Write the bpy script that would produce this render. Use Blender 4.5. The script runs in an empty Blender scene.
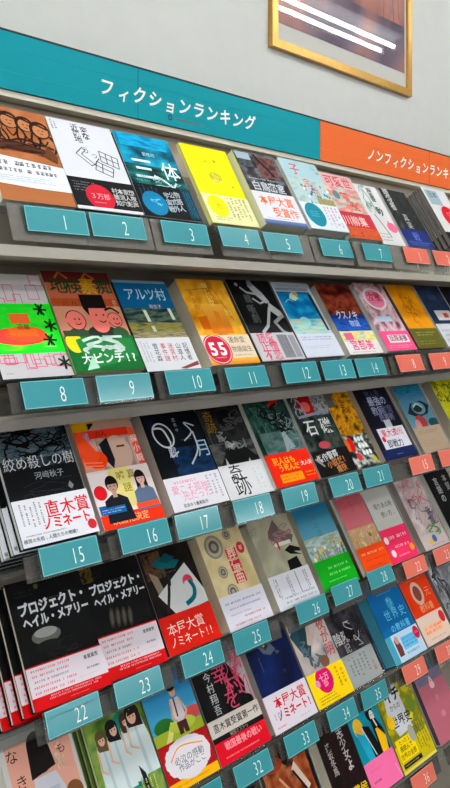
import bpy, bmesh, math, random
from mathutils import Vector, Matrix, noise
C = bpy.context.scene.collection
EYE = 1.5

# ------------------------------------------------------------------ materials
def lin(c):
    return tuple(((x/255)/12.92 if x/255 <= .04045 else ((x/255+.055)/1.055)**2.4) for x in c)
def mat(name, col=None, rough=.5, metal=0, coat=0, attr=False, bump=0, bscale=200, var=0, spec=.5):
    m = bpy.data.materials.new(name); m.use_nodes = True
    nt = m.node_tree; b = nt.nodes['Principled BSDF']
    b.inputs['Roughness'].default_value = rough; b.inputs['Metallic'].default_value = metal
    b.inputs['Coat Weight'].default_value = coat; b.inputs['Coat Roughness'].default_value = .12
    b.inputs['Specular IOR Level'].default_value = spec
    if attr:
        a = nt.nodes.new('ShaderNodeAttribute'); a.attribute_name = 'Col'
        nt.links.new(a.outputs['Color'], b.inputs['Base Color'])
    else:
        b.inputs['Base Color'].default_value = (*lin(col), 1)
        if var:
            t = nt.nodes.new('ShaderNodeTexCoord'); n = nt.nodes.new('ShaderNodeTexNoise'); n.inputs['Scale'].default_value = bscale*.1
            n.inputs['Detail'].default_value = 4
            mx = nt.nodes.new('ShaderNodeMix'); mx.data_type = 'RGBA'
            mx.inputs[6].default_value = (*lin([c*(1-var) for c in col]), 1); mx.inputs[7].default_value = (*lin([min(255, c*(1+var)) for c in col]), 1)
            nt.links.new(t.outputs['Object'], n.inputs['Vector']); nt.links.new(n.outputs['Fac'], mx.inputs[0]); nt.links.new(mx.outputs[2], b.inputs['Base Color'])
    if bump:
        t = nt.nodes.new('ShaderNodeTexCoord'); n = nt.nodes.new('ShaderNodeTexNoise'); n.inputs['Scale'].default_value = bscale
        bp = nt.nodes.new('ShaderNodeBump'); bp.inputs['Strength'].default_value = bump; bp.inputs['Distance'].default_value = .001
        nt.links.new(t.outputs['Object'], n.inputs['Vector']); nt.links.new(n.outputs['Fac'], bp.inputs['Height']); nt.links.new(bp.outputs['Normal'], b.inputs['Normal'])
    return m
def clear(name, tint, base=.06, ior=1.49, rough=.03):
    m = bpy.data.materials.new(name); m.use_nodes = True; nt = m.node_tree; nt.nodes.clear()
    o = nt.nodes.new('ShaderNodeOutputMaterial'); mx = nt.nodes.new('ShaderNodeMixShader')
    t = nt.nodes.new('ShaderNodeBsdfTransparent'); t.inputs[0].default_value = (*tint, 1)
    g = nt.nodes.new('ShaderNodeBsdfGlossy'); g.inputs['Roughness'].default_value = rough
    f = nt.nodes.new('ShaderNodeFresnel'); f.inputs[0].default_value = ior
    ge = nt.nodes.new('ShaderNodeNewGeometry'); mi = nt.nodes.new('ShaderNodeMix'); mi.inputs[2].default_value = ior; mi.inputs[3].default_value = 1/ior
    nt.links.new(ge.outputs['Backfacing'], mi.inputs[0]); nt.links.new(mi.outputs[0], f.inputs[0])
    nt.links.new(f.outputs[0], mx.inputs[0]); nt.links.new(t.outputs[0], mx.inputs[1]); nt.links.new(g.outputs[0], mx.inputs[2])
    nt.links.new(mx.outputs[0], o.inputs[0]); return m
def frosted(name, col, k):
    m = clear(name, (.8, .8, .78), rough=.5); nt = m.node_tree
    o = [n for n in nt.nodes if n.type == 'OUTPUT_MATERIAL'][0]; src = o.inputs[0].links[0].from_socket
    d = nt.nodes.new('ShaderNodeBsdfDiffuse'); d.inputs[0].default_value = (*lin(col), 1); mx = nt.nodes.new('ShaderNodeMixShader'); mx.inputs[0].default_value = k
    nt.links.new(src, mx.inputs[1]); nt.links.new(d.outputs[0], mx.inputs[2]); nt.links.new(mx.outputs[0], o.inputs[0]); return m
def pages(name, col):
    m = bpy.data.materials.new(name); m.use_nodes = True; nt = m.node_tree; b = nt.nodes['Principled BSDF']
    b.inputs['Roughness'].default_value = .85
    t = nt.nodes.new('ShaderNodeTexCoord'); s = nt.nodes.new('ShaderNodeMapping'); s.inputs['Scale'].default_value = (3, 3, 900)
    n = nt.nodes.new('ShaderNodeTexNoise'); n.inputs['Scale'].default_value = 2
    mx = nt.nodes.new('ShaderNodeMix'); mx.data_type = 'RGBA'
    mx.inputs[6].default_value = (*lin([c*.82 for c in col]), 1); mx.inputs[7].default_value = (*lin(col), 1)
    nt.links.new(t.outputs['Object'], s.inputs[0]); nt.links.new(s.outputs[0], n.inputs['Vector']); nt.links.new(n.outputs['Fac'], mx.inputs[0]); nt.links.new(mx.outputs[2], b.inputs['Base Color'])
    return m
def emit(name, col, st):
    m = bpy.data.materials.new(name); m.use_nodes = True; nt = m.node_tree; nt.nodes.clear()
    o = nt.nodes.new('ShaderNodeOutputMaterial'); e = nt.nodes.new('ShaderNodeEmission'); e.inputs[0].default_value = (*col, 1); e.inputs[1].default_value = st
    nt.links.new(e.outputs[0], o.inputs[0]); return m
M = dict(
 print=mat('glossy_printed_paper', attr=True, rough=.5, coat=0, spec=.09),
 card=mat('laminated_card', attr=True, rough=.5, coat=1, spec=.3),
 matte=mat('matte_printed_paper', attr=True, rough=.65, spec=.15),
 board=mat('beige_backboard', (166, 154, 138), .7, var=.02),
 shelf=mat('beige_painted_metal', (160, 154, 142), .5, var=.02),
 slot=mat('dark_slot', (20, 18, 16), .8),
 wall=mat('grey_white_wall', (186, 187, 183), .8, bump=.25, bscale=250, var=.02),
 floor=mat('grey_floor', (172, 168, 162), .5, var=.06, bscale=30),
 ceil=mat('ceiling_white', (225, 224, 220), .9),
 gold=mat('brushed_gold', (196, 152, 78), .33, metal=.8, bump=.15, bscale=500, var=.08),
 matb=mat('cream_mat_board', (196, 193, 186), .8),
 cream=mat('cream_plastic', (205, 198, 180), .5),
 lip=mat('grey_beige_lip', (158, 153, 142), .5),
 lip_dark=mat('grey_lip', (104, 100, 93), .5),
 dark=mat('header_shadow', (46, 42, 38), .7),  # colour of the shadow line along the header tops
 housing=mat('lamp_housing', (230, 230, 228), .5),
 acryl=clear('clear_acrylic', (.88, .9, .9)),
 frost_shaded=frosted('shaded_frosted_acrylic', (84, 82, 78), .5),  # same frosted acrylic with shade put into its colour, for lower shelves
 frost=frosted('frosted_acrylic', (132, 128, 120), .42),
 pocket=clear('frosted_pocket', (.8, .86, .86), rough=.15),
 glass=clear('picture_glass', (.97, .98, .98), ior=1.6, rough=.02),
 tube=emit('lamp_tube', (.95, .98, 1), 38),
)
PG = {}
def page_mat(c):
    if max(c) > 140: c = tuple(min(248, int(x*1.2)) for x in c)  # many page colours have shade baked in; paler ones are lifted here
    if c not in PG: PG[c] = pages('page_edges_%d' % len(PG), c)
    return PG[c]

# ------------------------------------------------------------------ mesh helpers
class MB:
    """collects faces with a colour per face corner"""
    def __init__(s): s.v = []; s.f = []; s.c = []
    def poly(s, pts, col):
        i = len(s.v); s.v += [tuple(p) for p in pts]; s.f.append(tuple(range(i, i+len(pts))))
        s.c += (col if isinstance(col, list) else [col]*len(pts))
    def box(s, a, b, col=(200, 200, 200)):
        x0, y0, z0 = a; x1, y1, z1 = b
        P = [(x0,y0,z0),(x1,y0,z0),(x1,y1,z0),(x0,y1,z0),(x0,y0,z1),(x1,y0,z1),(x1,y1,z1),(x0,y1,z1)]
        for q in ((0,3,2,1),(4,5,6,7),(0,1,5,4),(1,2,6,5),(2,3,7,6),(3,0,4,7)): s.poly([P[k] for k in q], col)
    def prism(s, prof, x0, x1, col=(200, 200, 200)):
        """closed yz profile (convex pieces are expected) extruded along x"""
        n = len(prof)
        for k in range(n):
            (a, b), (c, d) = prof[k], prof[(k+1) % n]
            s.poly([(x0,a,b),(x0,c,d),(x1,c,d),(x1,a,b)], col)
        s.poly([(x0, a, b) for a, b in reversed(prof)], col); s.poly([(x1, a, b) for a, b in prof], col)
    def build(s, name, m, parent=None, bevel=0, recalc=False):
        me = bpy.data.meshes.new(name); me.from_pydata(s.v, [], s.f)
        at = me.color_attributes.new('Col', 'FLOAT_COLOR', 'CORNER')
        cache = {}; buf = []
        for c in s.c:
            if c not in cache:
                l = lin(c); g = sum(l)/3; cache[c] = (*[max(0, min(1, (g+(x-g)*1.05)))**1.24 for x in l], 1.0)
            buf += cache[c]
        at.data.foreach_set('color', buf)
        me.materials.append(m)
        if recalc:
            bm = bmesh.new(); bm.from_mesh(me); bmesh.ops.remove_doubles(bm, verts=bm.verts, dist=1e-6); bmesh.ops.recalc_face_normals(bm, faces=bm.faces); bm.to_mesh(me); bm.free()
        o = bpy.data.objects.new(name, me); C.objects.link(o)
        if parent: o.parent = parent
        if bevel:
            b = o.modifiers.new('bevel', 'BEVEL'); b.width = bevel; b.segments = 2; b.limit_method = 'ANGLE'
        return o
def empty(name, loc, rot=(0, 0, 0)):
    o = bpy.data.objects.new(name, None); C.objects.link(o); o.location = loc; o.rotation_euler = rot; o.empty_display_size = .05; return o
def tag(o, label, cat, group=None):
    o['label'] = label; o['category'] = cat
    if group: o['group'] = group
    return o
def struct(o): o['kind'] = 'structure'; return o

# ------------------------------------------------------------------ glyphs
GL = {}
def glyph(ch, off):
    k = (ch, off)
    if k in GL: return GL[k]
    if ch == '直':                       # the Japanese form of this character, stroke by stroke
        t = .035+off*.6; vs = []; fs = []
        for x0, y0, x1, y1 in ((.1, .72, .9, .72), (.5, .84, .46, .6), (.32, .6, .78, .6), (.32, .6, .32, .1), (.78, .6, .78, .1), (.32, .44, .78, .44), (.32, .28, .78, .28), (.32, .12, .78, .12), (.14, .6, .14, -.06), (.1, -.06, .94, -.06)):
            d = Vector((x1-x0, y1-y0)).normalized(); q = Vector((-d.y, d.x))*t; d = d*t; i = len(vs)
            vs += [(x0-d.x+q.x, y0-d.y+q.y), (x0-d.x-q.x, y0-d.y-q.y), (x1+d.x-q.x, y1+d.y-q.y), (x1+d.x+q.x, y1+d.y+q.y)]; fs.append((i, i+1, i+2, i+3))
        GL[k] = (vs, fs, .1, .94); return GL[k]
    cu = bpy.data.curves.new('glyph', 'FONT'); cu.body = ch; cu.size = 1; cu.resolution_u = 2; cu.offset = off; cu.fill_mode = 'FRONT'
    ob = bpy.data.objects.new('glyph', cu); C.objects.link(ob)
    dg = bpy.context.evaluated_depsgraph_get(); me = bpy.data.meshes.new_from_object(ob.evaluated_get(dg))
    vs = [(v.co.x, v.co.y) for v in me.vertices]; fs = [tuple(p.vertices) for p in me.polygons]
    bpy.data.objects.remove(ob); bpy.data.curves.remove(cu); bpy.data.meshes.remove(me)
    if vs:
        xs = [v[0] for v in vs]; a, b = min(xs), max(xs)
    else: a = b = 0
    GL[k] = (vs, fs, a, b); return GL[k]

class Art:
    """flat printing on a w x h panel; x right, y up, z towards the reader"""
    def __init__(s, w, h, z0=0, seed=1):
        s.m = MB(); s.w = w; s.h = h; s.z = z0; s.r = random.Random(seed); s.clip = True
    def up(s): s.z += .00003
    def P(s, u, v):
        if s.clip: u = min(1, max(0, u)); v = min(1, max(0, v))
        return (u*s.w, v*s.h, s.z)
    def rect(s, u0, v0, u1, v1, c):
        s.up(); s.m.poly([s.P(u0,v0), s.P(u1,v0), s.P(u1,v1), s.P(u0,v1)], c)
    def grad(s, u0, v0, u1, v1, ct, cb, side=False):
        s.up()
        s.m.poly([s.P(u0,v0), s.P(u1,v0), s.P(u1,v1), s.P(u0,v1)], [cb, ct, ct, cb] if side else [cb, cb, ct, ct])
    def field(s, u0, v0, u1, v1, cols, sc=4, seed=0, nx=22, ny=30, stretch=1, hard=1.0, bias=0):
        """mottled picture: noise mapped onto a palette"""
        s.up(); g = []
        for j in range(ny+1):
            for i in range(nx+1):
                u = i/nx; v = j/ny
                n = noise.fractal(Vector((u*sc+seed*7.3, v*sc*stretch*1.4+seed*3.1, seed)), 1.0, 2.0, 4)
                t = min(.999, max(0, .5+n*.75*hard+bias))*(len(cols)-1)
                k = int(t); f = t-k
                g.append(tuple(round(a*(1-f)+b*f) for a, b in zip(cols[k], cols[min(k+1, len(cols)-1)])))
        for j in range(ny):
            for i in range(nx):
                a = u0+(u1-u0)*i/nx; b = u0+(u1-u0)*(i+1)/nx; c = v0+(v1-v0)*j/ny; d = v0+(v1-v0)*(j+1)/ny
                q = j*(nx+1)+i
                s.m.poly([s.P(a,c), s.P(b,c), s.P(b,d), s.P(a,d)], [g[q], g[q+1], g[q+nx+2], g[q+nx+1]])
    def ell(s, u, v, ru, rv, c, n=20, a=0, edge=None):
        """rv is in widths, so equal radii give a circle"""
        s.up(); k = s.w/s.h; pts = []
        for i in range(n):
            t = 2*math.pi*i/n; x = ru*math.cos(t); y = rv*math.sin(t)
            pts.append(s.P(u+x*math.cos(a)-y*math.sin(a), v+(x*math.sin(a)+y*math.cos(a))*k))
        s.m.poly(pts, c)
    def poly(s, pts, c):
        s.up(); s.m.poly([s.P(*p) for p in pts], c)
    def line(s, pts, wd, c, closed=False):
        """brush line; wd in widths"""
        s.up(); P = [Vector((p[0]*s.w, p[1]*s.h)) for p in pts]
        if closed: P.append(P[0])
        wd *= s.w*.5
        for a, b in zip(P, P[1:]):
            d = b-a
            if d.length < 1e-6: continue
            d.normalize(); n = Vector((-d.y, d.x))*wd; e = d*wd*.5
            q = [a+n-e, a-n-e, b-n+e, b+n+e]
            if s.clip: q = [Vector((min(s.w, max(0, p.x)), min(s.h, max(0, p.y)))) for p in q]
            s.m.poly([(p.x, p.y, s.z) for p in (q[1], q[2], q[3], q[0])], c)
    def curve(s, pts, wd, c, n=5, closed=False):
        P = [Vector(p) for p in pts]; out = []
        L = len(P); rng = range(L) if closed else range(L-1)
        g = (lambda i: P[i % L]) if closed else (lambda i: P[max(0, min(L-1, i))])
        for i in rng:
            p0, p1, p2, p3 = g(i-1), g(i), g(i+1), g(i+2)
            for k in range(n):
                t = k/n
                out.append(.5*((2*p1)+(p2-p0)*t+(2*p0-5*p1+4*p2-p3)*t*t+(3*p1-p0-3*p2+p3)*t**3))
        if not closed: out.append(P[-1])
        s.line([tuple(p) for p in out], wd, c, closed)
    def scrib(s, u0, v0, u1, v1, c, n=6, wd=.02, k=4, seed=0):
        r = random.Random(seed+n)
        for _ in range(n):
            x = r.uniform(u0, u1); y = r.uniform(v0, v1); pts = [(x, y)]
            for _ in range(k):
                x = min(u1, max(u0, x+r.uniform(-.5, .5)*(u1-u0)*.6)); y = min(v1, max(v0, y+r.uniform(-.5, .5)*(v1-v0)*.6)); pts.append((x, y))
            s.curve(pts, wd*r.uniform(.6, 1.3), c, 4)
    def text(s, t, u, v, size, c, vert=False, off=.0, sx=1.0, shear=0, rot=0, gap=1.0):
        """size in widths, (u,v) is the centre of the text"""
        s.up(); S = size*s.w; n = len(t); cx, cy = u*s.w, v*s.h; ca, sa = math.cos(rot), math.sin(rot)
        if vert: pos = [(0, ((n-1)/2-i)*S*gap) for i in range(n)]
        else:
            adv = []
            for ch in t: adv.append((.62 if ord(ch) < 256 else 1.0)*S*sx*gap)
            x = -sum(adv)/2; pos = []
            for a in adv: pos.append((x+a/2, 0)); x += a
        for ch, (px, py) in zip(t, pos):
            if ch == ' ': continue
            vs, fs, a, b = glyph(ch, min(off, .012) if ord(ch) > 0x3100 else off)
            if ord(ch) >= 0x2000 and ch not in 'ャュョェィッァゥォ・、。': mid = .5
            else: mid = (a+b)/2
            if vert and ch == 'ー':
                tr = [(-(y-.36), (x-mid)) for x, y in vs]
            else: tr = [((x-mid)*sx, y-.36) for x, y in vs]
            i0 = len(s.m.v)
            for x, y in tr:
                X = px+x*S+shear*y*S; Y = py+y*S; X, Y = X*ca-Y*sa, X*sa+Y*ca
                X += cx; Y += cy
                if s.clip: X = min(s.w, max(0, X)); Y = min(s.h, max(0, Y))
                s.m.v.append((X, Y, s.z))
            for f in fs:
                s.m.f.append(tuple(i0+k for k in f)); s.m.c += [c]*len(f)
    def dash(s, u0, v0, u1, v1, c, rows=3, vert=False, th=.5, seed=0, fill=.8):
        """lines of print too small to read: rows of tiny strokes"""
        s.up(); r = random.Random(seed*31+rows)
        L, Wd = ((v1-v0)*s.h, (u1-u0)*s.w) if vert else ((u1-u0)*s.w, (v1-v0)*s.h)
        pitch = Wd/rows; hgt = pitch*th*(.72 if rows == 1 else .9)
        for i in range(rows):
            x = 0; end = L*r.uniform(fill, 1)
            while x < end:
                l = hgt*r.uniform(.35, .95)
                if r.random() < .9:
                    o = (i+.5)*pitch; k = hgt*.46; l = max(l, hgt*.7); tk = hgt*.07
                    bars = [(0, -k+tk, l, -k+3*tk), (l*.1, k-3*tk, l*.9, k-tk), (l*.4, -k, l*.4+2*tk, k)]
                    if r.random() < .6: bars.append((l*.05, -tk, l*.95, tk))
                    if r.random() < .5: bars.append((l*.85, -k*.7, l*.85+2*tk, k*.9))
                    if r.random() < .4: bars.append((0, -k*.2, 2*tk, k)); bars.append((l*.2, k*.3, l*.7, k*.3+2*tk))
                    for xa, oa, xb, ob in bars:
                        if vert: q = [(u0*s.w+o+oa, v1*s.h-x-xb), (u0*s.w+o+ob, v1*s.h-x-xb), (u0*s.w+o+ob, v1*s.h-x-xa), (u0*s.w+o+oa, v1*s.h-x-xa)]
                        else: q = [(u0*s.w+x+xa, v1*s.h-o-ob), (u0*s.w+x+xb, v1*s.h-o-ob), (u0*s.w+x+xb, v1*s.h-o-oa), (u0*s.w+x+xa, v1*s.h-o-oa)]
                        q = [(min(s.w, max(0, a)), min(s.h, max(0, b)), s.z) for a, b in q]
                        s.m.poly(q, c)
                x += l+hgt*r.uniform(.15, .45)
    def bust(s, u, v, k, hair, skin, cloth, long=False, face=True):
        """small drawn half-figure, k = head width"""
        A = s.w/s.h
        if long: s.poly([(u-k*.62, v+k*.2*A), (u-k*.7, v-k*1.5*A), (u+k*.7, v-k*1.5*A), (u+k*.62, v+k*.2*A)], hair)
        s.poly([(u-k*1.35, v-k*3.1*A), (u-k*1.15, v-k*1.25*A), (u-k*.35, v-k*.8*A), (u+k*.35, v-k*.8*A), (u+k*1.15, v-k*1.25*A), (u+k*1.35, v-k*3.1*A)], cloth)
        s.poly([(u-k*.22, v-k*1.05*A), (u+k*.22, v-k*1.05*A), (u+k*.2, v-k*.4*A), (u-k*.2, v-k*.4*A)], skin)
        s.ell(u, v+k*.12*A, k*.62, k*.72, hair); s.ell(u, v-k*.06*A, k*.48, k*.6, skin)
        s.poly([(u-k*.5, v+k*.1*A), (u+k*.5, v+k*.1*A), (u+k*.4, v+k*.55*A), (u-k*.4, v+k*.55*A)], hair)
        if face:
            for q in (-1, 1): s.ell(u+q*k*.2, v-k*.08*A, k*.07, k*.05, (40, 30, 30), 6)
            s.ell(u, v-k*.4*A, k*.12, k*.04, (170, 80, 80), 6)

# ------------------------------------------------------------------ rack geometry (metres; y runs into the rack, z measured from the eye)
ROW = [(1.041, .162, .537), (1.009, -.100, .578), (1.007, -.352, .554), (1.029, -.607, .553), (1.013, -.837, .562), (.970, -1.061, .507)]
def row_frame(k):
    Y, Z, a = ROW[k]
    X = Vector((1, 0, 0)); U = Vector((0, math.sin(a), math.cos(a))); N = Vector((0, -math.cos(a), math.sin(a)))
    return Vector((0, Y, Z+EYE)), X, U, N
def row_matrix(k, x, n, s, rot=0):
    B, X, U, N = row_frame(k)
    c, sn = math.cos(rot), math.sin(rot)
    X2 = X*c+U*sn; U2 = U*c-X*sn
    m = Matrix((X2, U2, N)).transposed().to_4x4(); m.translation = B+X*x+N*n+U*s
    return m

WHITE = (226, 226, 230); CREAM = (240, 230, 198); INK = (22, 22, 26)
BOOK_MESH = {}
def make_book(spec):
    """spec: row x w h n t cover() band() ... ; origin = bottom left of the front face"""
    k, x, w, h, n = spec['row'], spec['x'], spec['w'], spec['h'], spec['n']; t = spec['t']
    root = empty('book', (0, 0, 0)); root.matrix_world = row_matrix(k, x, n, spec.get('s', 0), spec.get('rot', 0))
    sp = spec.get('spine', (200, 200, 200)); bt = .0011; hard = spec.get('hard', True); ins = .0025 if hard else .0004
    a = Art(w, h, 0, spec.get('seed', 1)); m = a.m
    m.box((0, 0, -bt), (w, h, 0), sp); m.box((0, 0, -t), (w, h, -t+bt), sp); m.box((w-bt, 0, -t+bt), (w, h, -bt), sp)
    spec['cover'](a)
    mt = M['print'] if spec.get('gloss', True) else M['matte']
    m.build('cover', mt, root)
    p = MB(); p.box((ins, ins, -t+bt+.0001), (w-bt-.0005, h-ins, -bt-.0001)); p.build('page_block', page_mat(spec.get('page', CREAM)), root)
    if spec.get('band'):
        v1, bc = spec['band'][0], spec['band'][1]; z0 = a.z+.0003; bh = v1*h; e = .0006
        b = Art(w+2*e, bh, z0+.0002, 7); q = b.m
        q.box((-e, .0004, z0-.0001), (w+e, bh, z0+.0001), bc); q.box((w+.0002, .0004, -t-.0005), (w+e, bh, z0-.0001), bc); q.box((-e, .0004, -t-.0007), (w+e, bh, -t-.0003), bc)
        b.rect(0.0, 0.004, 1, 1, bc)
        if len(spec['band']) > 2: spec['band'][2](b)
        bo = q.build('paper_band', mt, root)
        if spec.get('bandlabel'): bo['label'] = spec['bandlabel']
    tag(root, spec['label'], 'book', spec.get('group'))
    nc = spec.get('copies', 1)
    for c in range(1, nc):
        r2 = root.copy(); C.objects.link(r2)
        fdx, fdu = spec.get('fan', (0, 0))
        r2.matrix_world = row_matrix(k, x+fdx*c, n-(t+.0026)*c-a.z*1.6*c, spec.get('s', 0)+fdu*c, spec.get('rot', 0))
        for ch in root.children:
            c2 = ch.copy(); C.objects.link(c2); c2.parent = r2; c2.matrix_parent_inverse = ch.matrix_parent_inverse.copy()
        r2['label'] = spec['clabel'] % ['second', 'third', 'fourth', 'fifth'][c-1]
    return n-(t+.0026)*nc-a.z*1.6*(nc-1)

# ------------------------------------------------------------------ the books, one dict each
BK = []
def book(row, x, w, h, n, t, cover, label, band=None, **kw):
    BK.append(dict(row=row, x=x, w=w, h=h, n=n, t=t, cover=cover, label=label, band=band, **kw))

# ---- top shelf
def cov(a):
    a.rect(0, 0, 1, 1, (181, 122, 82)); a.field(0, .42, 1, 1, [(192, 132, 90), (176, 116, 76), (196, 138, 98)], 3, 2)
    k = (62, 38, 26); sk = (196, 140, 100)
    for cx, cy, q in ((.2, .8, .1), (.42, .86, .12), (.64, .84, .11), (.84, .8, .12)):
        a.ell(cx, cy, q*1.25, q*1.2, k, 14, .2); a.ell(cx+.01, cy-.01, q*.95, q*.92, sk, 14, .2)
        a.curve([(cx-q, cy+.03), (cx-q*.3, cy+.055), (cx+q*.9, cy+.02)], .03, k); a.line([(cx-.03, cy-.005), (cx-.01, cy-.01)], .014, k); a.line([(cx+.03, cy-.005), (cx+.05, cy-.01)], .014, k); a.line([(cx-.01, cy-.04), (cx+.03, cy-.045)], .012, k)
        a.curve([(cx-q*1.1, cy-.05), (cx-q*1.4, cy-.16), (cx-q*.8, cy-.26)], .03, k); a.curve([(cx+q, cy-.06), (cx+q*1.5, cy-.15), (cx+q*.9, cy-.26)], .03, k); a.curve([(cx-q*.5, cy-.1), (cx, cy-.17), (cx+q*.6, cy-.12)], .022, k)
    a.poly([(.1, .6), (.45, .63), (.8, .58), (.95, .54), (.6, .52), (.2, .53)], (96, 60, 40)); a.curve([(.05, .66), (.3, .62), (.55, .66), (.95, .6)], .03, k); a.scrib(.1, .5, .95, .62, k, 7, .016, 4, 3); a.poly([(.78, .5), (.86, .64), (.98, .52), (.94, .44)], (120, 78, 52))
    a.poly([(0, .46), (.3, .44), (1, .40), (1, .14), (.5, .14), (0, .16)], (232, 233, 238))
    a.dash(.02, .335, .97, .425, (40, 45, 60), 1, False, .75, 1); a.dash(.02, .27, .97, .345, (40, 45, 60), 1, False, .75, 2)
    a.dash(.05, .19, .9, .255, (110, 165, 200), 3, False, .5, 4)
book(0, .561, .128, .191, .014, .016, cov, 'brown book with dark brush drawing and white title strip, first on top shelf', page=(225, 214, 190))
def cov(a):
    a.rect(0, 0, 1, 1, (222, 223, 228)); k = (70, 70, 78)
    a.dash(.03, .86, .13, .98, (90, 90, 95), 2, True, .6)
    a.text('近畿地', .4, .86, .125, k, True, .03, gap=.8); a.text('変な', .54, .88, .125, k, True, .03, gap=.8); a.text('う', .45, .67, .12, k); a.text('つ', .56, .62, .1, k)
    for pts in ([(.28, .62), (.4, .7), (.44, .67), (.36, .62), (.52, .52), (.62, .6)], [(.28, .62), (.46, .5), (.52, .52)], [(.66, .69), (.93, .63), (.9, .51), (.64, .57)],
                [(.56, .56), (.8, .5), (.74, .4), (.5, .46)], [(.66, .63), (.92, .57)], [(.75, .67), (.73, .55)], [(.84, .65), (.82, .53)], [(.54, .51), (.77, .45)], [(.64, .54), (.6, .44)]):
        a.line(pts, .013, k, len(pts) == 4)
def bd(b):
    b.dash(.05, .55, .42, .9, (150, 150, 155), 4); b.ell(.4, .42, .21, .2, (205, 50, 72)); b.text('３万部', .4, .45, .1, (240, 190, 195)); b.dash(.28, .2, .5, .3, (235, 170, 180), 1)
    for i, u in enumerate((.66, .75, .84, .93)): b.text(['村誰知', '本消穴', '家人影', '闇夜声'][i], u, .5, .095, (200, 200, 200), True, .012)
    b.rect(0, 0, 1, .09, (225, 225, 228))
book(0, .692, .132, .191, .013, .013, cov, 'white book with room outlines and a black band bearing a red circle', band=(.34, (30, 30, 34), bd), page=(60, 55, 55), bandlabel='black paper band with red circle')  # page edges darkened to hold the shadow down the left side
def cov(a):
    a.field(0, .3, 1, 1, [(8, 60, 72), (14, 110, 130), (20, 150, 180), (60, 180, 200)], 3, 5, bias=.1); a.field(0, .3, 1, .62, [(6, 40, 44), (20, 100, 100), (70, 150, 140)], 4, 9, bias=-.05)
    a.field(.06, .84, .9, 1, [(20, 140, 180), (40, 180, 215), (16, 120, 160)], 3, 6)
    a.text('三', .32, .57, .42, (225, 240, 240), False, .02); a.text('体', .8, .58, .33, (225, 240, 240), False, .015)
    a.curve([(.46, .5), (.6, .46), (.78, .36), (.9, .33)], .035, (225, 240, 240)); a.curve([(.82, .44), (.7, .36), (.58, .34)], .03, (225, 240, 240)); a.scrib(.4, .38, .9, .5, (170, 210, 205), 5, .012, 4, 4)
    a.text('劉慈欣', .5, .76, .075, (190, 230, 240)); a.dash(.1, .4, .35, .5, (110, 170, 160), 2)
def bd(b):
    b.ell(.26, .42, .21, .2, (28, 140, 178)); b.scrib(.14, .3, .38, .55, (130, 205, 230), 4, .015, 3, 1)
    for i, u in enumerate((.52, .62, .72)): b.text(['宇宙戦', '公式外', '物語人'][i], u, .5+.03*i, .11, (190, 200, 205), True, .012, gap=1.05)
    b.rect(.82, .05, 1, 1, (14, 78, 100)); b.dash(.05, .6, .4, .95, (60, 110, 125), 5, True); b.dash(.85, .1, .97, .9, (80, 150, 170), 3, True)
book(0, .829, .131, .191, .013, .014, cov, 'teal underwater book with brushed white title and black band with blue circle', band=(.38, (14, 20, 28), bd), page=(20, 60, 70))
def cov(a):
    a.rect(0, 0, 1, 1, (236, 228, 12)); a.ell(.5, .6, .13, .1, (196, 190, 60)); a.scrib(.4, .52, .62, .68, (228, 224, 130), 5, .02, 4, 2); a.ell(.62, .82, .03, .03, (180, 170, 40)); a.ell(.42, .8, .02, .02, (180, 170, 40)); a.ell(.8, .5, .02, .02, (180, 170, 40))
def bd(b):
    b.ell(.26, .6, .2, .2, (238, 226, 50)); b.dash(.48, .2, .92, .95, (120, 120, 70), 5, True, .5); b.dash(.12, .1, .45, .25, (140, 140, 80), 2); b.text('光', .28, .62, .13, (200, 180, 30))
book(0, .987, .128, .192, .016, .009, cov, 'bright yellow book with a cream band and yellow dot, on the top shelf', band=(.36, (228, 226, 180), bd), page=(214, 200, 90), hard=False)
def cov(a):
    a.field(0, .4, 1, 1, [(28, 30, 36), (66, 62, 66), (130, 136, 142), (36, 34, 40)], 3, 12); a.rect(.04, .84, .36, .98, (170, 184, 192)); a.field(.04, .78, .36, .88, [(110, 120, 126), (60, 64, 70)], 4, 3)
    a.field(.45, .66, .9, .96, [(70, 40, 40), (140, 96, 92), (90, 60, 62)], 2.5, 8); a.poly([(.42, .98), (.5, .98), (.8, .7), (.74, .68)], (40, 36, 40))
    a.text('白鳥', .3, .52, .2, (205, 212, 216), False, .01); a.text('密室', .68, .52, .2, (205, 212, 216), False, .01); a.dash(.1, .59, .9, .65, (190, 200, 205), 1)
def bd(b):
    b.text('本屋大賞', .5, .74, .2, (226, 122, 56), False, .03); b.text('受賞作', .6, .4, .2, (226, 122, 56), False, .03); b.grad(0, 0, 1, .16, (130, 150, 190), (60, 70, 110)); b.dash(.1, .18, .85, .24, (90, 110, 150), 1)
book(0, 1.121, .131, .191, .030, .036, cov, 'thick book with a dark photographic cover, cream page edges and white band lettered in orange', band=(.44, (222, 222, 226), bd), page=(224, 214, 170))
def cov(a):
    a.rect(0, 0, 1, 1, (176, 202, 208)); a.field(0, .3, 1, .75, [(176, 202, 208), (190, 206, 205), (160, 190, 190)], 4, 3)
    a.text('子', .33, .86, .26, (200, 90, 100), False, .01); a.text('宝', .5, .68, .2, (200, 100, 110)); a.text('物', .62, .55, .2, (190, 110, 110))
    for i in range(26):
        a.ell(a.r.uniform(.3, .98), a.r.uniform(.38, .66), .03, .03, a.r.choice([(200, 120, 120), (120, 140, 100), (210, 190, 120), (90, 120, 150), (230, 230, 225)]), 7)
    a.scrib(.7, .8, .95, .95, (140, 160, 165), 3, .015, 3, 3); a.field(.55, .36, 1, .46, [(150, 150, 90), (180, 160, 120), (120, 130, 90)], 5, 2)
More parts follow.
